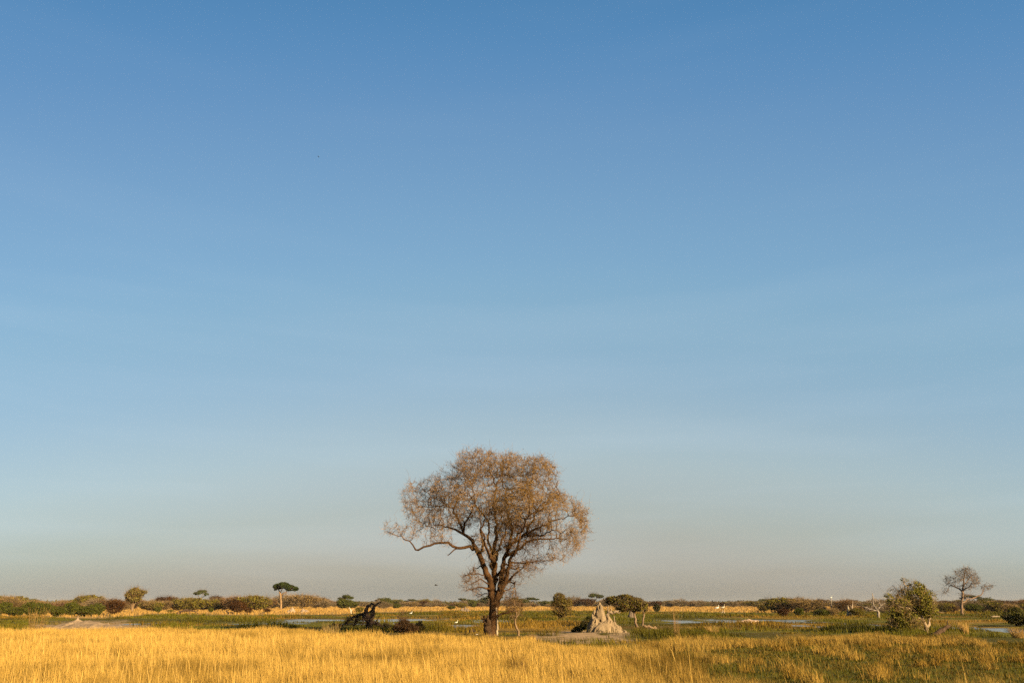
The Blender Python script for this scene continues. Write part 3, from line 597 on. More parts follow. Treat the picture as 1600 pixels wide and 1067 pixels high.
# twin trunk acacia behind the mound
tree_px('flat_acacia', 'low flat-topped green acacia on two pale bare trunks behind the termite mound', 'tree', (996, 976), 88, [
    [(996, 977, 0, .14), (993, 967, 0, .12), (991, 957, 0, .11), (985, 951, .2, .09), (975, 945, .5, .07), (962, 940, .8, .05), (952, 937, 1, .03)],
    [(991, 957, 0, .1), (993, 950, -.2, .08), (990, 940, -.4, .05)],
    [(1004, 977, .4, -.10), (1005, 966, .4, .09), (1006, 957, .4, .08), (1003, 948, .3, .06), (996, 941, 0, .03)],
    [(985, 951, .2, .07), (975, 952, -.4, .05), (968, 952, -.6, .02)]],
    [(960, 938, 14, 7, .8, 1, 1), (978, 938, 18, 9, .3, 1.4, 1.2), (996, 944, 15, 10, 0, 1.2, 1.3), (976, 947, 16, 8, -.3, 1.2, 1), (948, 937, 7, 5, 1, .7, .8), (1005, 948, 8, 8, .3, .8, .8)],
    1300, .2, .22, .008, (.22, .15, .10), (2, .4, .012, (.15, .11, .05), .02), [('vol', 3900, .12, (.15, .125, .022), (1.8, .50)), ('vol', 1800, .11, RB, (1.8, .5))], 47, flare=1.1)
shrub('dark_round_bush', 'small dark bush on the straw belt right of the flat acacia', 'bush', 1026, 956, 14, 13, 'dome', (.06, .06, .02), 1500, .2, (.08, .05, .03), (.08, .06, .03), 48, nA=300)
# large green shrub with pale trunk, right
tree_px('leaning_green_tree', 'bushy green tree with white peeling trunk sprawling on the right bank', 'tree', (1449, 987), 69, [
    [(1449, 988, 0, .17), (1447, 979, 0, .14), (1444, 972, 0, .12), (1441, 965, 0, .11), (1436, 956, .1, .10), (1428, 948, .2, .09), (1420, 935, .3, .08), (1418, 920, .3, .06), (1412, 908, .3, .03), (1410, 902, .3, .015)],
    [(1450, 984, .1, .12), (1452, 975, .2, .11), (1451, 968, .2, .09), (1455, 958, .3, .06), (1458, 948, .4, .03)],
    [(1436, 956, .1, .08), (1420, 950, -.6, .07), (1403, 946, -1, .05), (1390, 935, -1.2, .03)],
    [(1428, 948, .2, .07), (1440, 935, .8, .06), (1450, 920, 1, .03)], [(1441, 965, 0, .08), (1425, 968, -.4, .06), (1408, 972, -.6, .04), (1398, 976, -.8, .02)],
    [(1420, 935, .3, .06), (1404, 925, .8, .04), (1396, 915, 1, .02)], [(1450, 984, .1, .06), (1444, 984, -.1, .04), (1441, 982, -.2, .02)], [(1455, 958, .3, .04), (1466, 955, .4, .03), (1476, 957, .4, .015)]],
    [(1390, 952, 10, 9, -1, .8, .9), (1396, 972, 10, 9, -.9, .8, 1), (1446, 957, 14, 8, .3, .9, 1), (1440, 972, 8, 6, -.6, .6, .8), (1420, 932, 20, 18, .3, 1.4, 1), (1405, 945, 18, 14, -.8, 1.3, 1), (1432, 940, 22, 20, .4, 1.6, .9), (1412, 966, 18, 13, -.5, 1.4, 1.2), (1403, 972, 9, 8, -.8, .9, 1), (1428, 972, 14, 10, 0, 1.1, .9),
     (1450, 935, 13, 14, .9, 1, .7), (1455, 953, 10, 8, .5, .8, .7), (1412, 908, 9, 7, .3, .5, .5), (1388, 933, 7, 7, -1.1, .6, .8), (1432, 918, 12, 10, .3, .9, .9), (1395, 925, 8, 6, .8, .6, .6)],
    2200, .18, .19, .006, (.30, .22, .14), (2, .42, .009, (.24, .17, .07), .0), [('vol', 10500, .085, (.18, .165, .024), (1.2, .50)), ('vol', 1500, .08, (.22, .13, .04), (1.7, .5))], 51, flare=1.15)
g = Geo(); Y0 = 63.5; b0 = P(1457, 997, Y0); b0[2] = gz1(b0[0], Y0) + .05
limb(g, [TP(a, b_, Y0 + i_ * .1, b0) for i_, (a, b_) in enumerate([(1452, 998), (1459, 993), (1466, 988.5), (1473, 984), (1479, 979.5), (1485, 977)])], [.17, .20, .19, .17, .13, .05], 10, (.075, .047, .03), r_, .03)
limb(g, [TP(1480, 979, Y0 + .4, b0), TP(1481, 973, Y0 + .4, b0), TP(1480, 966, Y0 + .4, b0)], [.07, .05, .015], 6, (.10, .07, .045), r_, .02)
rt = empty('leaning_log', b0, 'thick grey brown dead log lying propped up in the straw below the bushy green tree', 'log'); g.build('trunk', M_bark, rt, True)
# tall bare tree far right
tree_px('bare_tree', 'tall leafless tree with a low sideways limb standing above the scrub at far right', 'tree', (1503, 957), 185, [
    [(1503, 958, 0, .30), (1502.5, 948, 0, .27), (1502.5, 938, 0, .25), (1504.5, 927, 0, .22), (1505.5, 915, 0, .18), (1506, 903, 0, .13), (1507, 893, 0, .08), (1509, 886, 0, .03)],
    [(1503.5, 924, 0, .2), (1498, 919, .5, .17), (1492, 916.5, 1, .14), (1486, 914, 1.3, .1), (1480, 907, 1.6, .05)], [(1503.5, 924, 0, .16), (1509, 919, -.8, .12), (1516, 914, -1.4, .08), (1524, 910, -1.8, .04)],
    [(1505.5, 915, 0, .12), (1513, 905, 1, .08), (1518, 897, 1.4, .04)], [(1505.8, 908, 0, .1), (1498, 900, -1, .06), (1493, 893, -1.4, .03)],
    [(1502.5, 942, 0, .16), (1508, 939.5, .3, .15), (1515, 935.5, .6, .14), (1525, 932.5, 1, .12), (1533, 929, 1.2, .1), (1537, 921, 1.4, .07), (1541, 916, 1.5, .04), (1548, 914, 1.6, .02)], [(1486, 914, 1.3, .08), (1480, 922, 1.6, .05), (1475, 926, 1.8, .02)]],
    [(1508, 893, 9, 8, 0, 2, 1), (1495, 893, 6, 4, -1.2, 1.2, 1), (1519, 901, 9, 8, 1, 2, 1.2), (1524, 909, 8, 6, -1.5, 1.5, 1.4), (1484, 907, 9, 9, 1.4, 2, 1), (1478, 922, 6, 6, 1.7, 1.4, .7), (1512, 915, 10, 6, 0, 2.4, .7), (1538, 918, 6, 7, 1.4, 1.2, 1.1), (1547, 916, 6, 5, 1.5, 1, .8), (1500, 903, 8, 8, 0, 2, .7), (1507, 929, 8, 3, 0, 1.5, .5)],
    1500, .4, .45, .018, (.20, .135, .09), (2, .9, .022, (.17, .125, .09), .0), [('twig', 1000, .12, (.28, .18, .09), lambda q, r: q[:, 0] > -.5)], 52, flare=1.2)
shrub('dark_bank_bush', 'big dark green bush on the far pond bank at the right edge', 'bush', 1592, 978, 60, 30, 'dome', (.10, .095, .017), 5000, .11, (.06, .045, .03), (.07, .06, .03), 53, Y=90, nA=1200)
tree_px('grey_dead_tree', 'weathered grey dead tree with broken limbs in the scrub left of the bushy green tree', 'dead tree', (1372, 962), 150, [
    [(1373, 962, 0, .22), (1371, 954, 0, .20), (1367, 948, 0, .16), (1364, 940, .2, .12), (1363.5, 930, .2, .07), (1363, 926, .2, .03)], [(1371, 954, 0, .16), (1376, 947, .2, .13), (1382, 943, .3, .10), (1390, 941, .4, .04)],
    [(1371, 954, 0, .14), (1362, 951, -.3, .11), (1353, 949, -.5, .07), (1347, 946, -.5, .03)], [(1376, 947, .2, .10), (1373, 940, .5, .07), (1368, 937, .6, .03)]],
    [(1372, 945, 14, 8, 0, 1.6, 1), (1358, 950, 8, 5, -.4, 1, .8)], 420, .3, .35, .014, GREY, (2, .5, .016, (.28, .22, .17), .0), None, 54, flare=1.1)
tree_px('umbrella_tree', 'dark green umbrella-crowned tree on a pale trunk, tallest of the trees left of centre', 'tree', (439, 950), 330, [
    [(439, 951, 0, .42), (439, 940, 0, .38), (438.5, 930, 0, .34), (437, 924, .5, .24), (433, 919, 1, .16)], [(438.5, 930, 0, .24), (444, 926, -.6, .2), (450, 921, -1, .14), (458, 919, -1, .08)], [(438.5, 927, 0, .2), (441, 920, 1, .14), (443, 914, 1.2, .08)], [(438.5, 944, 0, .14), (434, 941, .5, .1), (431, 937, .5, .05)]],
    [(434, 916, 7, 4.5, .5, 2.2, 1), (443, 914, 9, 4.5, 0, 3, 1), (453, 918, 8, 4.5, -.5, 2.4, 1), (461, 919.5, 5.5, 3.2, -1, 1.6, 1), (430, 919, 3.5, 3, .5, 1.2, .6)], 700, .5, .6, .03, (.30, .195, .10), (1, .8, .03, (.12, .075, .035), .0),
    [('vol', 6500, .34, (.04, .055, .012), (.5, .30))], 55, flare=1.1)

# ------------------------------------------------------------------ shapes of trees and shrubs that repeat in the scrub and along the horizon (1 m tall, scaled copies)
def copy_plant(src, name, x, y, sx, sz, rot, label, cat, group=None):
    o = src.copy(); sc.collection.objects.link(o); o.name = name; o.location = (float(x), float(y), gz1(x, y) - .04 * sz); o.scale = (sx, sx, sz); o.rotation_euler = (0, 0, rot)
    for k_ in ('label', 'category', 'group'):
        if k_ in o: del o[k_]
    tag(o, label, cat, group)
    for c_ in src.children: d = c_.copy(); sc.collection.objects.link(d); d.parent = o
    return o
def proto(name, lobes, stems, leafs, bark, seed, ntw=0, twc=BR, lsz=.035):
    rng = np.random.default_rng(seed); root = empty(name, (0, 0, 0)); g1 = Geo()
    X, par, giv = [np.zeros(3)], [-1], [stems[0][1]]
    for (pts, r0) in stems:
        prev = 0
        for j, q in enumerate(pts):
            X.append(np.array(q, float)); par.append(prev); giv.append(r0 * (1 - .7 * (j + 1) / len(pts))); prev = len(X) - 1
    X, par = grow(X, par, in_lobes(lobes, 500, rng, .3), .06, .07, 40, rng, .3); r = radii(par, .0022); gv = np.array(giv); r[:len(gv)] = gv
    skeleton(g1, X, par, r, bark, rng); g1.build('trunk', M_bark, root, False)
    g2 = Geo()
    if ntw:
        S = rng.integers(5, len(X), ntw); d = X[S] - np.array([0, 0, .3]); twigs(g2, X[S], d, .20, .0026, rng, 3, .5, 0, twc)
    for (n_, col, thr) in leafs:
        q = in_lobes(lobes, n_, rng, .35, 9., thr + .08, seed); cl_ = fbm(q * 6, seed + 1, 2)[:, None]
        leaves(g2, q, lsz, np.asarray(col) * (.6 + 1.2 * cl_) * rng.uniform(.7, 1.35, (len(q), 1)), rng)
    g2.build('crown', M_leaf, root); return root
def st(n_, r0, spread, h1, seed, h0=.2):
    rng = np.random.default_rng(seed); out = []
    for k in range(n_):
        a = k * 6.28 / n_ + rng.normal(0, .4); s_ = spread * rng.uniform(.5, 1); out.append(([(s_ * .25 * math.cos(a), s_ * .25 * math.sin(a), h0), (s_ * math.cos(a), s_ * math.sin(a), h1 * rng.uniform(.8, 1.1))], r0))
    return out
def dome_l(w, seed, z0=.45, rz=.4, n_=20):
    rng = np.random.default_rng(seed); l_ = [(0, 0, z0 - .04, w * .31, w * .31, rz * .74)]
    for k in range(n_):
        a = rng.uniform(0, 6.28); q = rng.uniform(.3, 1.08); l_.append((w * .34 * q * math.cos(a), w * .34 * q * math.sin(a), z0 + rz * rng.uniform(-.3, .75) * (1.1 - .6 * q), w * rng.uniform(.07, .14), w * .11, rz * rng.uniform(.16, .30)))
    return l_
def umb_l(w, seed, z0=.84, n_=9):
    rng = np.random.default_rng(seed); return [(w * .36 * q * math.cos(a), w * .36 * q * math.sin(a), z0 + rng.normal(0, .03) - .12 * q * q, w * .14, w * .14, .085) for a, q in zip(rng.uniform(0, 6.28, n_), rng.uniform(0, 1, n_))]
PR = {}
def reg(k, *a, **b): PR[k] = proto('shrub', *a, **b)
reg('brown', dome_l(1.3, 61), st(7, .02, .35, .6, 61), [(1500, BR, .40)], (.12, .08, .05), 61, 900, (.22, .14, .08), .04)
reg('olive', dome_l(1.5, 62), st(7, .02, .4, .6, 62), [(3200, OL, .38), (500, BR, .45)], (.14, .09, .05), 62, 300, (.18, .13, .06), .036)
reg('green', dome_l(1.5, 63, .42, .42), st(6, .02, .35, .5, 63), [(4800, DG, .33), (700, (.10, .10, .02), .4)], (.10, .07, .04), 63, 100, OL, .036)
reg('red', dome_l(1.25, 64), st(7, .02, .35, .6, 64), [(3000, RB, .34)], (.08, .05, .03), 64, 800, RB, .032)
reg('grey', dome_l(1.5, 65), st(8, .022, .4, .65, 65), [(1300, GB, .42)], (.22, .17, .12), 65, 1200, (.26, .19, .12), .036)
reg('umbrella', umb_l(1.3, 66), st(5, .03, .35, .75, 66, .5), [(3600, (.05, .062, .014), .32)], (.25, .18, .12), 66, 200, BR, .036)
reg('olive_tree', dome_l(1.05, 67, .64, .34, 16), st(5, .022, .3, .6, 67, .3), [(3400, (.17, .14, .035), .36), (1500, BR, .42)], (.42, .28, .15), 67, 500, (.22, .14, .07), .03)
reg('tan', dome_l(1.6, 68), st(8, .018, .4, .6, 68), [(1800, (.19, .125, .042), .38)], (.2, .14, .08), 68, 900, (.28, .19, .10), .036)
HGT = {'umbrella': .95, 'olive_tree': 1.}
used = set()
def put(kind, px, pb, w, h, name, label, cat, group=None, Y=None, seed=0):
    Y = G(px, pb)[1] if Y is None else Y; m = mpp(Y); x = (px - CX) * m; W0 = {'brown': 1.2, 'olive': 1.35, 'green': 1.35, 'red': 1.15, 'grey': 1.35, 'umbrella': 1.2, 'olive_tree': 1.05, 'tan': 1.45}[kind]
    z_top = P(px, pb - h, Y)[2]; sz = max(.3, (z_top - gz1(x, Y)) / .93); sx = w * m / W0; used.add(kind)
    return copy_plant(PR[kind], name, x, Y, sx, sz, (px * 1.7 + seed) % 6.28, label, cat, group)
# left bank: the dark green hedge bushes
for k, (px, pb, w, h) in enumerate([(-12, 962, 34, 24), (8, 961, 30, 25), (27, 963, 32, 22), (48, 961, 30, 24), (68, 962, 34, 27), (92, 963, 36, 26), (114, 962, 32, 26), (135, 963, 34, 24), (154, 962, 26, 22), (-30, 961, 30, 24)]):
    put('green', px, pb, w * (.85 + .35 * ((k * 7) % 5) / 4), (h + 3) * (.78 + .34 * ((k * 3) % 5) / 4), 'hedge_bush', 'dense dark green bush in the low hedge along the left bank', 'bush', 'dark green bushes of the low hedge at left', seed=k)
S_ = [('olive', 24, 952, 40, 29, 'olive_bush', 'rounded yellow green tree top above the left end of the dark hedge', 'bush'), ('olive', 134, 953, 54, 33, 'olive_tree', 'broad flat-topped yellow green tree behind the dark hedge', 'tree'),
      ('olive_tree', 208, 956, 42, 43, 'acacia_tree', 'upright olive acacia on a bright forked trunk, tallest tree at far left', 'tree'), ('red', 180, 961, 36, 32, 'russet_bush', 'russet brown bush between the dark hedge and the upright olive acacia', 'bush'),
      ('red', 260, 953, 38, 30, 'dark_russet_bush', 'flat-topped dark russet bush right of the upright olive acacia', 'bush'), ('olive', 246, 955, 24, 20, 'small_olive_bush', 'small olive bush behind the flat-topped russet bush', 'bush'),
      ('green', 248, 957, 13, 13, 'round_green_shrub', 'small round green shrub on straw below the flat-topped russet bush', 'shrub'), ('olive', 267, 958, 12, 9, 'low_green_shrub', 'low pale green shrub right of the small round green shrub', 'shrub'),
      ('olive', 300, 955, 56, 29, 'wide_olive_bush', 'wide olive bush with pale stems right of the flat-topped russet bush', 'bush'), ('olive', 336, 954, 44, 26, 'olive_thicket_bush', 'olive bush joining the wide olive bush on its right', 'bush'),
      ('umbrella', 312, 947, 26, 26, 'dark_canopy_tree', 'dark green tree crown rising behind the wide olive bush', 'tree'), ('red', 337, 947, 24, 23, 'red_brown_tree', 'red brown tree top right of the dark green crown', 'tree'), ('brown', 356, 948, 26, 17, 'brown_tree', 'brown tree sloping down right of the red brown tree top', 'tree'),
      ('red', 373, 959, 30, 27, 'dark_brown_bush', 'very dark brown bush standing on straw between the olive bushes and the umbrella tree', 'bush'), ('red', 389, 959, 14, 14, 'small_brown_bush', 'small brown bush tucked against the right of the very dark brown bush', 'bush'),
      ('red', 419, 957, 15, 9, 'low_brown_shrub', 'low dark brown shrub on straw left of the pale pointed mound', 'shrub'), ('green', 331, 957, 10, 12, 'narrow_green_shrub', 'narrow green shrub at the foot of the olive bushes', 'shrub'),
      ('green', 455, 948, 18, 17, 'green_tree', 'dark green tree crown just right of the umbrella tree trunk', 'tree'), ('green', 430, 949, 26, 19, 'dull_green_tree', 'dull green tree behind the umbrella tree on its left', 'tree'),
      ('red', 505, 949, 24, 20, 'leaning_brown_tree', 'leaning dark brown tree right of the pale pointed mound', 'tree'), ('umbrella', 541, 950, 28, 21, 'wide_dark_tree', 'wide dark tree with green top above the burnt fallen tree', 'tree'),
      ('olive', 562, 957, 18, 13, 'bright_green_shrub', 'bright yellow green shrub just behind the burnt fallen tree', 'shrub'), ('green', 604, 949, 22, 22, 'peaked_green_tree', 'peaked green tree in the treeline right of the burnt fallen tree', 'tree'), ('green', 625, 948, 24, 16, 'round_green_tree', 'round dark green tree beside the peaked green tree', 'tree'),
      ('olive', 664, 948, 30, 17, 'flat_green_tree', 'flat green tree in the treeline midway to the big trunk', 'tree'), ('green', 706, 952, 17, 8, 'low_round_bush', 'low round dark green bush on the straw belt left of the big trunk', 'bush'), ('green', 739, 949, 16, 16, 'hidden_green_tree', 'green tree crown seen through the low twigs left of the big trunk', 'tree'),
      ('olive', 722, 950, 26, 12, 'pale_green_bush', 'pale green bush behind the low round dark green bush', 'bush'),
      ('red', 1222, 963, 24, 17, 'dry_brown_bush', 'dry brown bush at the left end of the right bank scrub', 'bush'), ('green', 1247, 962, 20, 18, 'dark_leafy_bush', 'dark leafy bush just right of the dry brown bush', 'bush'), ('green', 1283, 962, 34, 15, 'long_green_bush', 'long low dark green bush in the middle of the right bank scrub', 'bush'),
      ('brown', 1318, 957, 34, 28, 'reddish_tree', 'reddish bare tree crown behind the long low green bush', 'tree'), ('olive', 1270, 954, 36, 18, 'olive_bank_bush', 'olive bush behind the long low green bush', 'bush'), ('tan', 1300, 962, 26, 17, 'tan_bank_bush', 'tan bush between the long low green bush and the pale stub', 'bush'), ('olive', 1338, 962, 30, 17, 'bank_bush', 'olive brown bush just left of the grey dead tree', 'bush'),
      ('olive', 1264, 949, 26, 17, 'rounded_olive_tree', 'rounded olive tree peeking above the right bank scrub', 'tree'), ('olive', 1358, 955, 30, 18, 'scrub_bush', 'olive scrub bush behind the grey dead tree', 'bush'), ('tan', 1395, 958, 30, 18, 'tan_scrub_bush', 'tan bush hidden behind the left side of the bushy green tree', 'bush'),
      ('olive', 1475, 957, 34, 22, 'yellow_green_bush', 'yellow green bush right behind the bushy green tree', 'bush'), ('brown', 1487, 957, 24, 16, 'brown_bank_bush', 'brown bush left of the bare tree trunk', 'bush'), ('green', 1519, 957, 34, 20, 'shaded_green_bush', 'dark green bush at the foot of the bare tree on its right', 'bush'),
      ('olive', 1532, 953, 24, 22, 'leafy_bush', 'leafy bush under the sideways limb of the bare tree', 'bush'), ('olive', 1556, 957, 36, 24, 'twiggy_olive_bush', 'twiggy olive bush right of the sideways limb', 'bush'), ('tan', 1578, 960, 34, 24, 'twiggy_tan_bush', 'twiggy tan bush with pale stems behind the dark bank bush', 'bush'),
      ('red', 1600, 950, 34, 18, 'rusty_tree', 'rusty red tree crown at the right edge behind the bank scrub', 'tree'), ('olive', 1606, 958, 40, 22, 'edge_olive_bush', 'olive bush behind the dark bank bush at the right edge', 'bush'), ('green', 1490, 953, 18, 10, 'small_bank_shrub', 'small dark shrub below the yellow green bush', 'shrub')]
for k, (kd, px, pb, w, h, nm, lb_, ct) in enumerate(S_): put(kd, px, pb, w, h, nm, lb_, ct, seed=k)
# scrub filling behind the left bank and along the horizon
rng = np.random.default_rng(77)
KL = {'brown': 'brown leafless', 'olive': 'olive green', 'green': 'dark green', 'grey': 'grey brown bare', 'tan': 'tan', 'red': 'russet brown', 'umbrella': 'dark flat-topped'}
def row(xs, Y, hs, kinds, where, grp, wr=(1.4, 2.2)):
    for px in xs:
        kd = kinds[rng.integers(0, len(kinds))]; px = px + rng.normal(0, 4); y_ = Y * rng.uniform(.93, 1.07); m = mpp(y_); h_ = hs(px) * rng.uniform(.6, 1.15) * (.6 + .9 * float(vnoise(np.array([[px * .013, Y * .1, .5]]), 5)[0])) 
        x = (px - CX) * m; W0 = {'umbrella': 1.2}.get(kd, 1.35); copy_plant(PR[kd], 'scrub_tree', x, y_, h_ * rng.uniform(*wr) / W0, h_ / .93, rng.uniform(0, 6.28), KL[kd] + where, 'tree', grp)
row(np.arange(-40, 420, 15), 300, lambda p: 5.3, ['brown', 'tan', 'grey', 'olive', 'brown'], ' tree in the scrub belt behind the left bank', 'trees of the scrub belt behind the left bank')
row(np.arange(-60, 640, 22), 400, lambda p: 5.6, ['grey', 'tan', 'brown', 'grey', 'green'], ' tree in the hazy scrub left of centre', 'hazy scrub trees left of centre')
row(np.arange(400, 1700, 13), 620, lambda p: 5.6, ['grey', 'brown', 'tan', 'grey', 'olive', 'red'], ' tree of the nearer distant treeline', 'nearer row of the distant treeline', (1.6, 2.8))
row(np.arange(-60, 1700, 19), 760, lambda p: 7.2, ['green', 'olive', 'grey', 'green', 'umbrella', 'brown'], ' tree on the skyline of the distant treeline', 'skyline row of the distant treeline')
row(np.arange(1190, 1700, 19), 240, lambda p: 3.6, ['tan', 'brown', 'olive', 'grey'], ' bush behind the right bank', 'bushes behind the right bank')
for o in PR.values():
    for c_ in list(o.children): bpy.data.objects.remove(c_)
    bpy.data.objects.remove(o)
g = Geo(); n_ = 26000; a_ = rng.uniform(-1, 1, n_); yy = rng.uniform(820, 1150, n_); xx = a_ * yy * .8; zz = rng.uniform(0, 1, n_) ** .8 * (3.2 + 3.4 * fbm2(xx, yy, .03, .02, 99))
cn = fbm2(xx, yy, .04, .03, 98)[:, None]; leaves(g, np.stack([xx, yy, zz], 1), 1.5, (np.array(GB) * (1 - cn) + np.array([.08, .085, .03]) * cn) * rng.uniform(.7, 1.3, (n_, 1)), rng)
tag(g.build('distant_woodland', M_leaf), 'hazy grey brown woodland closing the horizon', 'woodland', None, 'stuff')

# ------------------------------------------------------------------ termite mounds
def mound(name, label, cones, Y, base, vox, seed, col, amp=.10, skirt=0):
    """cones: (px, py top, half width px at the base, dY, sharpness)"""
    import bmesh
    b0 = P(base[0], base[1], Y); b0[2] = gz1(b0[0], Y); m = mpp(Y); bm = bmesh.new(); rng = np.random.default_rng(seed)
    for (cx_, ct, hw, dy, shp) in cones:
        q = P(cx_, ct, Y + dy) - b0; H = q[2] + .25; n_ = 14; rings = []; prof = [0, .12, .3, .5, .7, .86, .96]
        for t_ in prof:
            r0 = hw * m * ((1 - t_) ** shp + .10 * (1 - t_)) ; rr0 = [r0 * rng.uniform(.85, 1.15) for _ in range(n_)]
            rings.append([bm.verts.new((q[0] + rr0[k] * math.cos(k * 6.283 / n_), q[1] + rr0[k] * .85 * math.sin(k * 6.283 / n_), -.25 + H * t_)) for k in range(n_)])
        tv = bm.verts.new((q[0], q[1], -.25 + H))
        for a, b_ in zip(rings, rings[1:]):
            for k in range(n_): bm.faces.new((a[k], a[(k + 1) % n_], b_[(k + 1) % n_], b_[k]))
        for k in range(n_): bm.faces.new((rings[-1][k], rings[-1][(k + 1) % n_], tv))
        bm.faces.new(rings[0][::-1])
    me = bpy.data.meshes.new('tmp'); bm.to_mesh(me); bm.free(); o = bpy.data.objects.new('tmp', me); sc.collection.objects.link(o)
    md = o.modifiers.new('r', 'REMESH'); md.mode = 'VOXEL'; md.voxel_size = vox
    dg = bpy.context.evaluated_depsgraph_get(); ev = bpy.data.meshes.new_from_object(o.evaluated_get(dg)); bpy.data.objects.remove(o)
    n_ = len(ev.vertices); V = np.empty(n_ * 3); ev.vertices.foreach_get('co', V); V = V.reshape(-1, 3); N = np.empty(n_ * 3); ev.vertices.foreach_get('normal', N); N = N.reshape(-1, 3)
    a = fbm(V * [2.6, 2.6, .8], seed, 4)[:, None]; b_ = fbm(V * [5, 5, 1.3], seed + 1, 3)[:, None]; c_ = fbm(V * 14, seed + 2, 2)[:, None]
    V = V + N * ((a - .5) * amp * 3.2 - amp * 1.1 * sm(.38, .30, b_) + (c_ - .5) * amp * .75)
    fq = [p.vertices[:] for p in ev.polygons]; q4 = [f for f in fq if len(f) == 4]; q3 = [f for f in fq if len(f) == 3]
    cc = np.asarray(col) * (.62 + .7 * fbm(V * [2.5, 2.5, 1.2], seed + 4, 4)[:, None])
    return mesh(name, V, [np.array(q4, np.int32).reshape(-1, 4), np.array(q3, np.int32).reshape(-1, 3)], M_clay, None, cc, True, b0), b0
CLAY = (.25, .185, .112)
o, b0 = mound('termite_mound', 'x', [
    (936.6, 939.5, 12, 0, .55), (933.5, 945.5, 11, .15, .62), (929, 953, 12, 0, .55), (940.5, 948.5, 8, .1, .5), (935, 950, 15, .2, .8), (925, 968, 12, .1, .5), (930, 966, 14, -.4, .5), (919, 980, 6, -.4, .7), (949, 960, 8, .2, .36), (945, 965, 14, .2, .5),
    (953, 965, 9, .3, .36), (951, 969, 12, -.4, .36), (958, 970, 9, .1, .36), (963, 975, 9, 0, .6), (968, 977.5, 10, 0, .7), (974, 981, 11, -.1, .8), (938, 971, 20, -.6, .6), (940, 962, 16, .3, .6), (948, 974, 24, 0, .7), (911, 984, 4, -.2, .8)], 69.5, (937, 989), .036, 5, CLAY, .105)
tag(o, 'tall ragged pale grey termite mound with a leaning spire on the bare sandy rise', 'termite mound')
o, _ = mound('termite_mound', 'x', [(122, 961, 4, 0, .6), (121, 966, 40, 0, 1.1), (140, 968, 60, 0, 1.1), (112, 971, 60, .2, 1.1), (160, 973, 60, .3, 1.1), (170, 970, 4, .5, .7)], 84, (125, 985), .09, 6, (.27, .195, .125), .07)
tag(o, 'low worn-down pale termite mound with a small knob rising from the straw at left', 'termite mound')
o, _ = mound('termite_mound', 'x', [(457, 947.5, 7, 0, .9), (452, 952, 7, 0, .9)], 230, (456, 955), .12, 7, (.36, .27, .18), .08)
tag(o, 'small pointed pale termite mound on the far straw bank below the umbrella tree', 'termite mound')
o, _ = mound('termite_mound', 'x', [(474, 950.5, 7, 0, .6), (479, 952, 6, 0, .7)], 225, (475, 955), .12, 8, (.30, .22, .15), .08)
tag(o, 'small rounded termite mound just right of the small pointed one', 'termite mound')
o, _ = mound('termite_mound', 'x', [(727, 946.5, 3, 0, .6), (722, 949, 5, 0, .8), (731, 949, 4, 0, .8)], 260, (726, 953), .12, 9, (.20, .15, .11), .08)
tag(o, 'tiny grey termite mound on the straw belt just left of the big trunk', 'termite mound')
o, _ = mound('termite_mound', 'x', [(1324.5, 944, 4, 0, .8)], 170, (1323, 960), .08, 10, (.34, .27, .18), .06)
tag(o, 'pale stubby mound glowing among the right bank scrub', 'termite mound')
o, _ = mound('termite_mound', 'x', [(985.5, 943.5, 5, 0, .9)], 150, (985, 959), .09, 12, (.17, .13, .095), .08)
tag(o, 'small grey mound showing through the crown of the flat acacia', 'termite mound')

# ------------------------------------------------------------------ logs, stubs and dead wood
def wood(name, label, cat, Y, base, chains, col, sides=8, wob=.03, seed=0):
    rng = np.random.default_rng(seed); b0 = P(base[0], base[1], Y); b0[2] = gz1(b0[0], Y) - .02; g = Geo()
    for c_ in chains: limb(g, [P(q[0], q[1], Y + (q[3] if len(q) > 3 else 0)) - b0 for q in c_], [q[2] for q in c_], sides, np.asarray(col) * rng.uniform(.85, 1.1), rng, wob)
    rt = empty(name, b0, label, cat); g.build('trunk', M_bark, rt, True); return rt
wood('fallen_branch', 'pale forked branch jutting sideways from behind the termite mound', 'log', 70.8, (950, 987), [[(947, 984, .12, .1), (947.5, 968, .12), (948, 961, .12), (951, 957.5, .13), (957, 957.5, .12), (962, 955.5, .09), (967, 953, .03)], [(951, 957, .08), (949, 951, .06), (950, 945, .03)], [(957, 957, .05), (955, 950, .04), (954.5, 944, .015)], [(962, 955.5, .06), (966, 957, .04), (970, 955.5, .015)]], (.27, .20, .13), seed=1)
wood('dead_post', 'slim pale dead stub standing right of the termite mound', 'stub', 72, (960, 982), [[(960.5, 984, .07), (960, 972, .06), (959.5, 962, .035)]], (.28, .21, .14), 6, .01, 2)
wood('grey_log', 'pale log lying on the bank right of the flat acacia trunks', 'log', 84, (1012, 980), [[(1006, 977, .12), (1014, 979, .12), (1022, 981.5, .10), (1027, 984, .06)], [(1022, 981, .07), (1023.5, 978, .05), (1027, 985, .05)]], (.30, .20, .12), seed=3)
wood('driftwood_pile', 'weathered bleached driftwood lying in the middle of the right hand pond', 'log', 106, (1168, 973), [[(1150, 974, .13), (1158, 971.5, .15), (1167, 969.5, .16), (1176, 970, .16), (1186, 970.5, .10)], [(1154, 976, .10), (1162, 974, .13), (1172, 972.5, .14), (1180, 972, .10)], [(1167, 969.5, .1), (1169, 966.8, .08), (1173, 967.5, .03)], [(1155, 971, .08), (1153, 969.5, .07), (1151, 972, .03)], [(1178, 973, .1), (1184, 973.5, .09), (1187, 971.5, .05)]], (.42, .31, .24), seed=4)
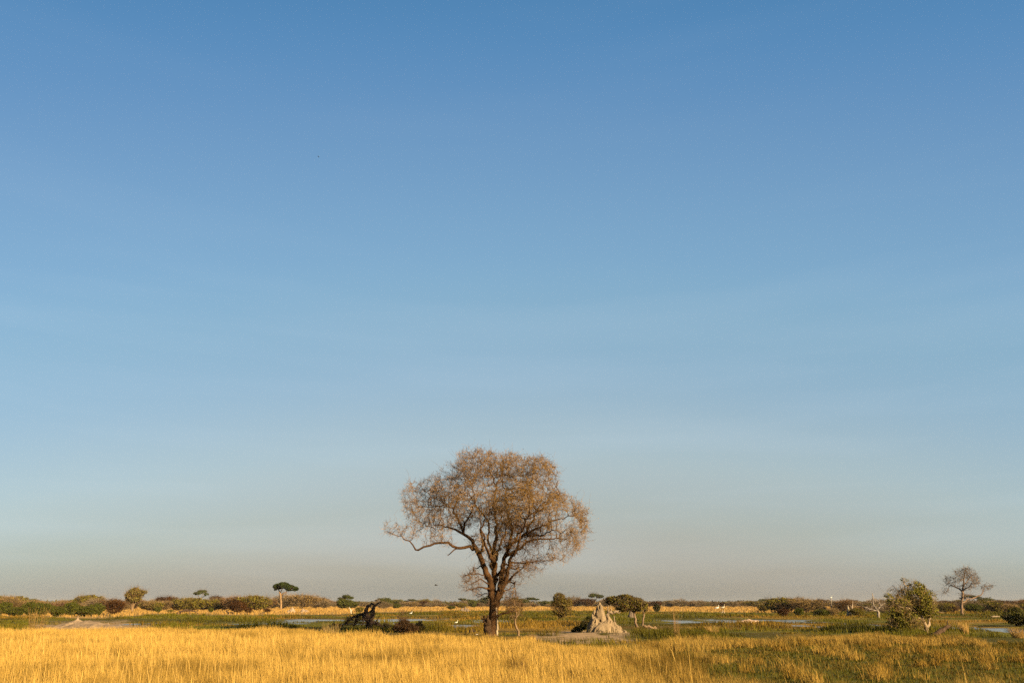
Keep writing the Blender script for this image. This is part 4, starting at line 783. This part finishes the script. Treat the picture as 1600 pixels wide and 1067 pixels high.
wood('fallen_tree', 'dark arched fallen tree lying on the straw bank below the wide olive bush', 'dead tree', 205, (290, 959), [[(275, 960, .25), (280, 956, .3), (288, 953.5, .32), (293, 953, .3), (297, 957, .22), (299, 960, .12)], [(288, 953.5, .22), (289, 957, .2), (291, 960, .1)], [(280, 956, .2), (283, 958, .15), (282, 960, .1)], [(293, 953.5, .2), (301, 954, .18), (308, 957, .14), (312, 960, .08)]], (.09, .055, .035), 7, .06, 5)
wood('dark_stump', 'dark stump with a fallen stem left of the very dark brown bush', 'stump', 205, (356, 960), [[(355, 960, .35), (354.5, 956, .3), (354, 953, .12)], [(356, 958, .22), (362, 957, .2), (368, 958, .1)]], (.07, .045, .03), 7, .05, 6)
wood('white_snag', 'forked white snag on the far straw bank left of the burnt tree', 'stub', 200, (549, 958), [[(548.5, 959, .16), (548, 953, .13), (545.5, 948, .06)], [(548, 954, .1), (551, 952, .08), (553, 949.5, .03)]], (.58, .48, .36), 6, .03, 7)
wood('bare_snag', 'thin forked bare snag sticking up from the treeline at right', 'stub', 300, (1219, 953), [[(1219, 953, .25), (1219, 944, .18), (1220.5, 936, .05)], [(1219, 945, .14), (1217, 939, .09), (1216, 933, .03)], [(1219, 947, .1), (1222, 941, .06)]], (.30, .22, .16), 6, .05, 8)
wood('perch_post', 'thin dead pole above the scrub that a white bird sits on', 'pole', 230, (1299, 957), [[(1299.5, 957, .22), (1299, 946, .17), (1298.6, 934.6, .09)]], (.34, .28, .22), 6, .03, 9)
wood('dead_pole', 'pale leaning dead pole right of the reddish bare crown', 'pole', 200, (1332, 957), [[(1331, 958, .16), (1331.5, 948, .13), (1332.5, 939, .05)], [(1331.5, 950, .08), (1328, 945, .03)]], (.42, .33, .24), 6, .03, 10)
wood('bleached_log', 'bleached log on the bank left of the dark bank bush', 'log', 125, (1556, 967), [[(1549, 963, .10), (1555, 962.5, .12), (1562, 963, .07)]], (.36, .28, .19), 6, .03, 11)
wood('white_stub', 'short white stub at the left foot of the dark bank bush', 'stub', 112, (1570, 966), [[(1570, 967, .14), (1570.3, 961, .12), (1571, 957.5, .05)]], (.62, .54, .42), 6, .03, 12)
wood('straw_pole', 'two tiny grey stubs in the water grass far beyond the right hand pond', 'stub', 215, (1130, 957), [[(1128, 958, .12), (1129, 955, .09), (1130, 952.5, .04)], [(1132, 959, .12), (1131, 955.5, .08), (1131.5, 953, .03)]], (.42, .34, .26), 6, .03, 13)
wood('bog_log', 'small dark log in the marsh right of the low dark brush', 'log', 72, (737, 990), [[(727, 989, .10), (732, 986, .13), (738, 985.5, .14), (744, 988, .08)], [(738, 985.5, .08), (739, 982, .03)]], (.07, .05, .035), 7, .03, 14)

# ------------------------------------------------------------------ tall clumps of dry grass that stand out singly
def clump(name, label, px, pb, w, h, n_, col, seed, Y=None, bend=.18):
    rng = np.random.default_rng(seed); Y = G(px, pb)[1] if Y is None else Y; m = mpp(Y); b0 = P(px, pb, Y); b0[2] = gz1(b0[0], Y) - .03; g = Geo()
    a = rng.uniform(0, 6.28, n_); q = np.sqrt(rng.uniform(0, 1, n_)) * w * m * .35; S = np.stack([q * np.cos(a), q * np.sin(a), 0 * q], 1); D = np.stack([np.cos(a) * bend, np.sin(a) * bend, np.ones(n_)], 1)
    twigs(g, S, D * [1, 1, 1], h * m * .9, .003 + .00009 * Y, rng, 4, .07, -.02, np.asarray(col) * rng.uniform(.8, 1.2, (n_, 1)), 3)
    o = g.build(name, M_grass, None, False, b0); return tag(o, label, 'grass clump')
clump('tall_grass_clump', 'tall golden clump of grass beside the pond right of the leaning log', 1508, 991, 14, 15, 260, (.60, .38, .12), 1)
clump('reed_stalks', 'sparse pale stalks standing before the dark roots of the burnt tree', 516, 993, 34, 19, 90, (.62, .42, .16), 2, 63)
clump('dry_stalk_plant', 'thin tall brown stalks on the edge of the straw right of the termite mound', 1058, 1003, 12, 46, 24, (.36, .22, .09), 3, 56, .05)
clump('orange_grass_clump', 'rusty orange dry clump in front of the low worn-down mound at left', 56, 990, 26, 36, 90, (.42, .26, .09), 4, 66, .22)
clump('dark_seed_plant', 'dark brown seed heads poking out of the straw below the big tree', 812, 1075, 26, 34, 70, (.13, .07, .035), 5, 27, .2)
clump('brown_weed', 'small brown weed on the left edge of the bare sandy rise', 829, 1006, 16, 12, 120, (.34, .20, .08), 6, 52)
clump('straw_tussock', 'round orange straw tussock in the green marsh left of the driftwood', 1112, 990, 26, 12, 260, (.50, .31, .10), 7, 66, .4)
clump('bank_tussock', 'leaning orange tussock beside the pond at the right edge', 1592, 1000, 22, 14, 220, (.50, .31, .10), 8, 60, .35)

# ------------------------------------------------------------------ birds
def bird(name, label, px, py, Y, s, body, wing, stand=True, fly=False, face=1):
    """standing wader or flying bird, s = body length in metres"""
    c0 = P(px, py, Y); g = Geo(); f = face
    def tb(pts, rad, col, sd_=8): limb(g, np.array(pts) * s, np.array(rad) * s, sd_, col)
    if fly:
        tb([(-.5, 0, 0), (-.3, 0, .01), (0, 0, 0), (.25, 0, .02), (.42, 0, .04), (.55, 0, .03), (.66, 0, .02)], [.02, .06, .11, .09, .06, .05, .01], body)
        for q in (-1, 1):
            V = np.array([(.18, q * .07, .04), (-.2, q * .07, .03), (.2, q * .5, .22), (-.16, q * .5, .2), (.02, q * 1.05, .3), (-.14, q * 1.0, .28)]); V = np.vstack([V, V - [0, 0, .025]]) * s
            g.add(V, [(0, 2, 3, 1), (2, 4, 5, 3), (6, 7, 9, 8), (8, 9, 11, 10), (0, 6, 8, 2), (2, 8, 10, 4), (1, 3, 9, 7), (3, 5, 11, 9), (4, 10, 11, 5)], None, wing)
        rt = empty(name, c0, label, 'bird')
    else:
        H = .55 if stand else .18
        tb([(-.62 * f, 0, H - .06), (-.4 * f, 0, H), (-.1 * f, 0, H + .08), (.18 * f, 0, H + .14), (.32 * f, 0, H + .22)], [.03, .1, .17, .15, .08], body)
        tb([(.26 * f, 0, H + .18), (.36 * f, 0, H + .38), (.28 * f, 0, H + .52), (.34 * f, 0, H + .66), (.44 * f, 0, H + .68)], [.08, .05, .045, .055, .03], body)
        tb([(.42 * f, 0, H + .68), (.66 * f, 0, H + .64)], [.025, .004], (.5, .35, .08), 5)
        for q in (-1, 1):
            tb([(-.02 * f, q * .06, H), (.02 * f, q * .06, H * .5), (0, q * .06, 0)], [.03, .015, .012], (.05, .05, .04), 5)
            tb([(.16 * f, q * .14, H + .12), (-.15 * f, q * .15, H + .06), (-.5 * f, q * .06, H - .04)], [.05, .08, .02], wing, 6)
        c0 = P(px, py, Y); rt = empty(name, c0, label, 'bird')
    g.build('body', M_feather, rt, True); return rt
W = (.72, .70, .64)
bird('egret', 'white egret standing in the straw belt beyond the right hand pond', 1121, 954.0, 195, 1.05, W, W)
bird('heron', 'slim buff heron standing upright right of the white egret', 1130, 953.5, 195, 1.1, (.60, .52, .38), (.45, .40, .3))
bird('egret', 'white egret wading in green sedge above the stalky brown shrub', 642, 961, 128, .5, W, W)
bird('egret', 'small white egret on sedge above the small pond left of the big trunk', 713, 976, 88, .4, (.75, .7, .5), W)
bird('perched_bird', 'white bird perched on the thin pole above the right bank scrub', 1298.6, 934.5, 230, .8, W, W, False)
bird('plover', 'small black and white bird on the ground at the left foot of the big trunk', 745.5, 992.5, 61, .33, (.06, .05, .04), W, False)
bird('flying_bird', 'dark bird flying low over the treeline left of the big trunk', 681, 914, 110, .45, (.04, .035, .03), (.05, .04, .035), fly=True)
bird('soaring_bird', 'tiny dark bird high in the blue sky on the left', 497.5, 245.5, 230, .5, (.04, .035, .03), (.05, .04, .035), fly=True)

# ------------------------------------------------------------------ dry season haze: one closed box of even thin air
HD = .00003
vm = bpy.data.materials.new('haze'); vm.use_nodes = True; t = vm.node_tree; t.nodes.remove(t.nodes['Principled BSDF'])
pv = t.nodes.new('ShaderNodeVolumePrincipled'); pv.inputs['Density'].default_value = HD; pv.inputs['Color'].default_value = (.93, .90, .86, 1)
t.links.new(pv.outputs[0], t.nodes['Material Output'].inputs['Volume'])
a = 2700; zt, zb = 16.0, -1.6
V = [(x_, y_, z_) for z_ in (zb, zt) for x_, y_ in ((-a, -a), (a, -a), (a, a), (-a, a))]
hz_ = mesh('haze', V, [np.array([(0, 3, 2, 1), (4, 5, 6, 7), (0, 1, 5, 4), (1, 2, 6, 5), (2, 3, 7, 6), (3, 0, 4, 7)])], vm); tag(hz_, kind='stuff')
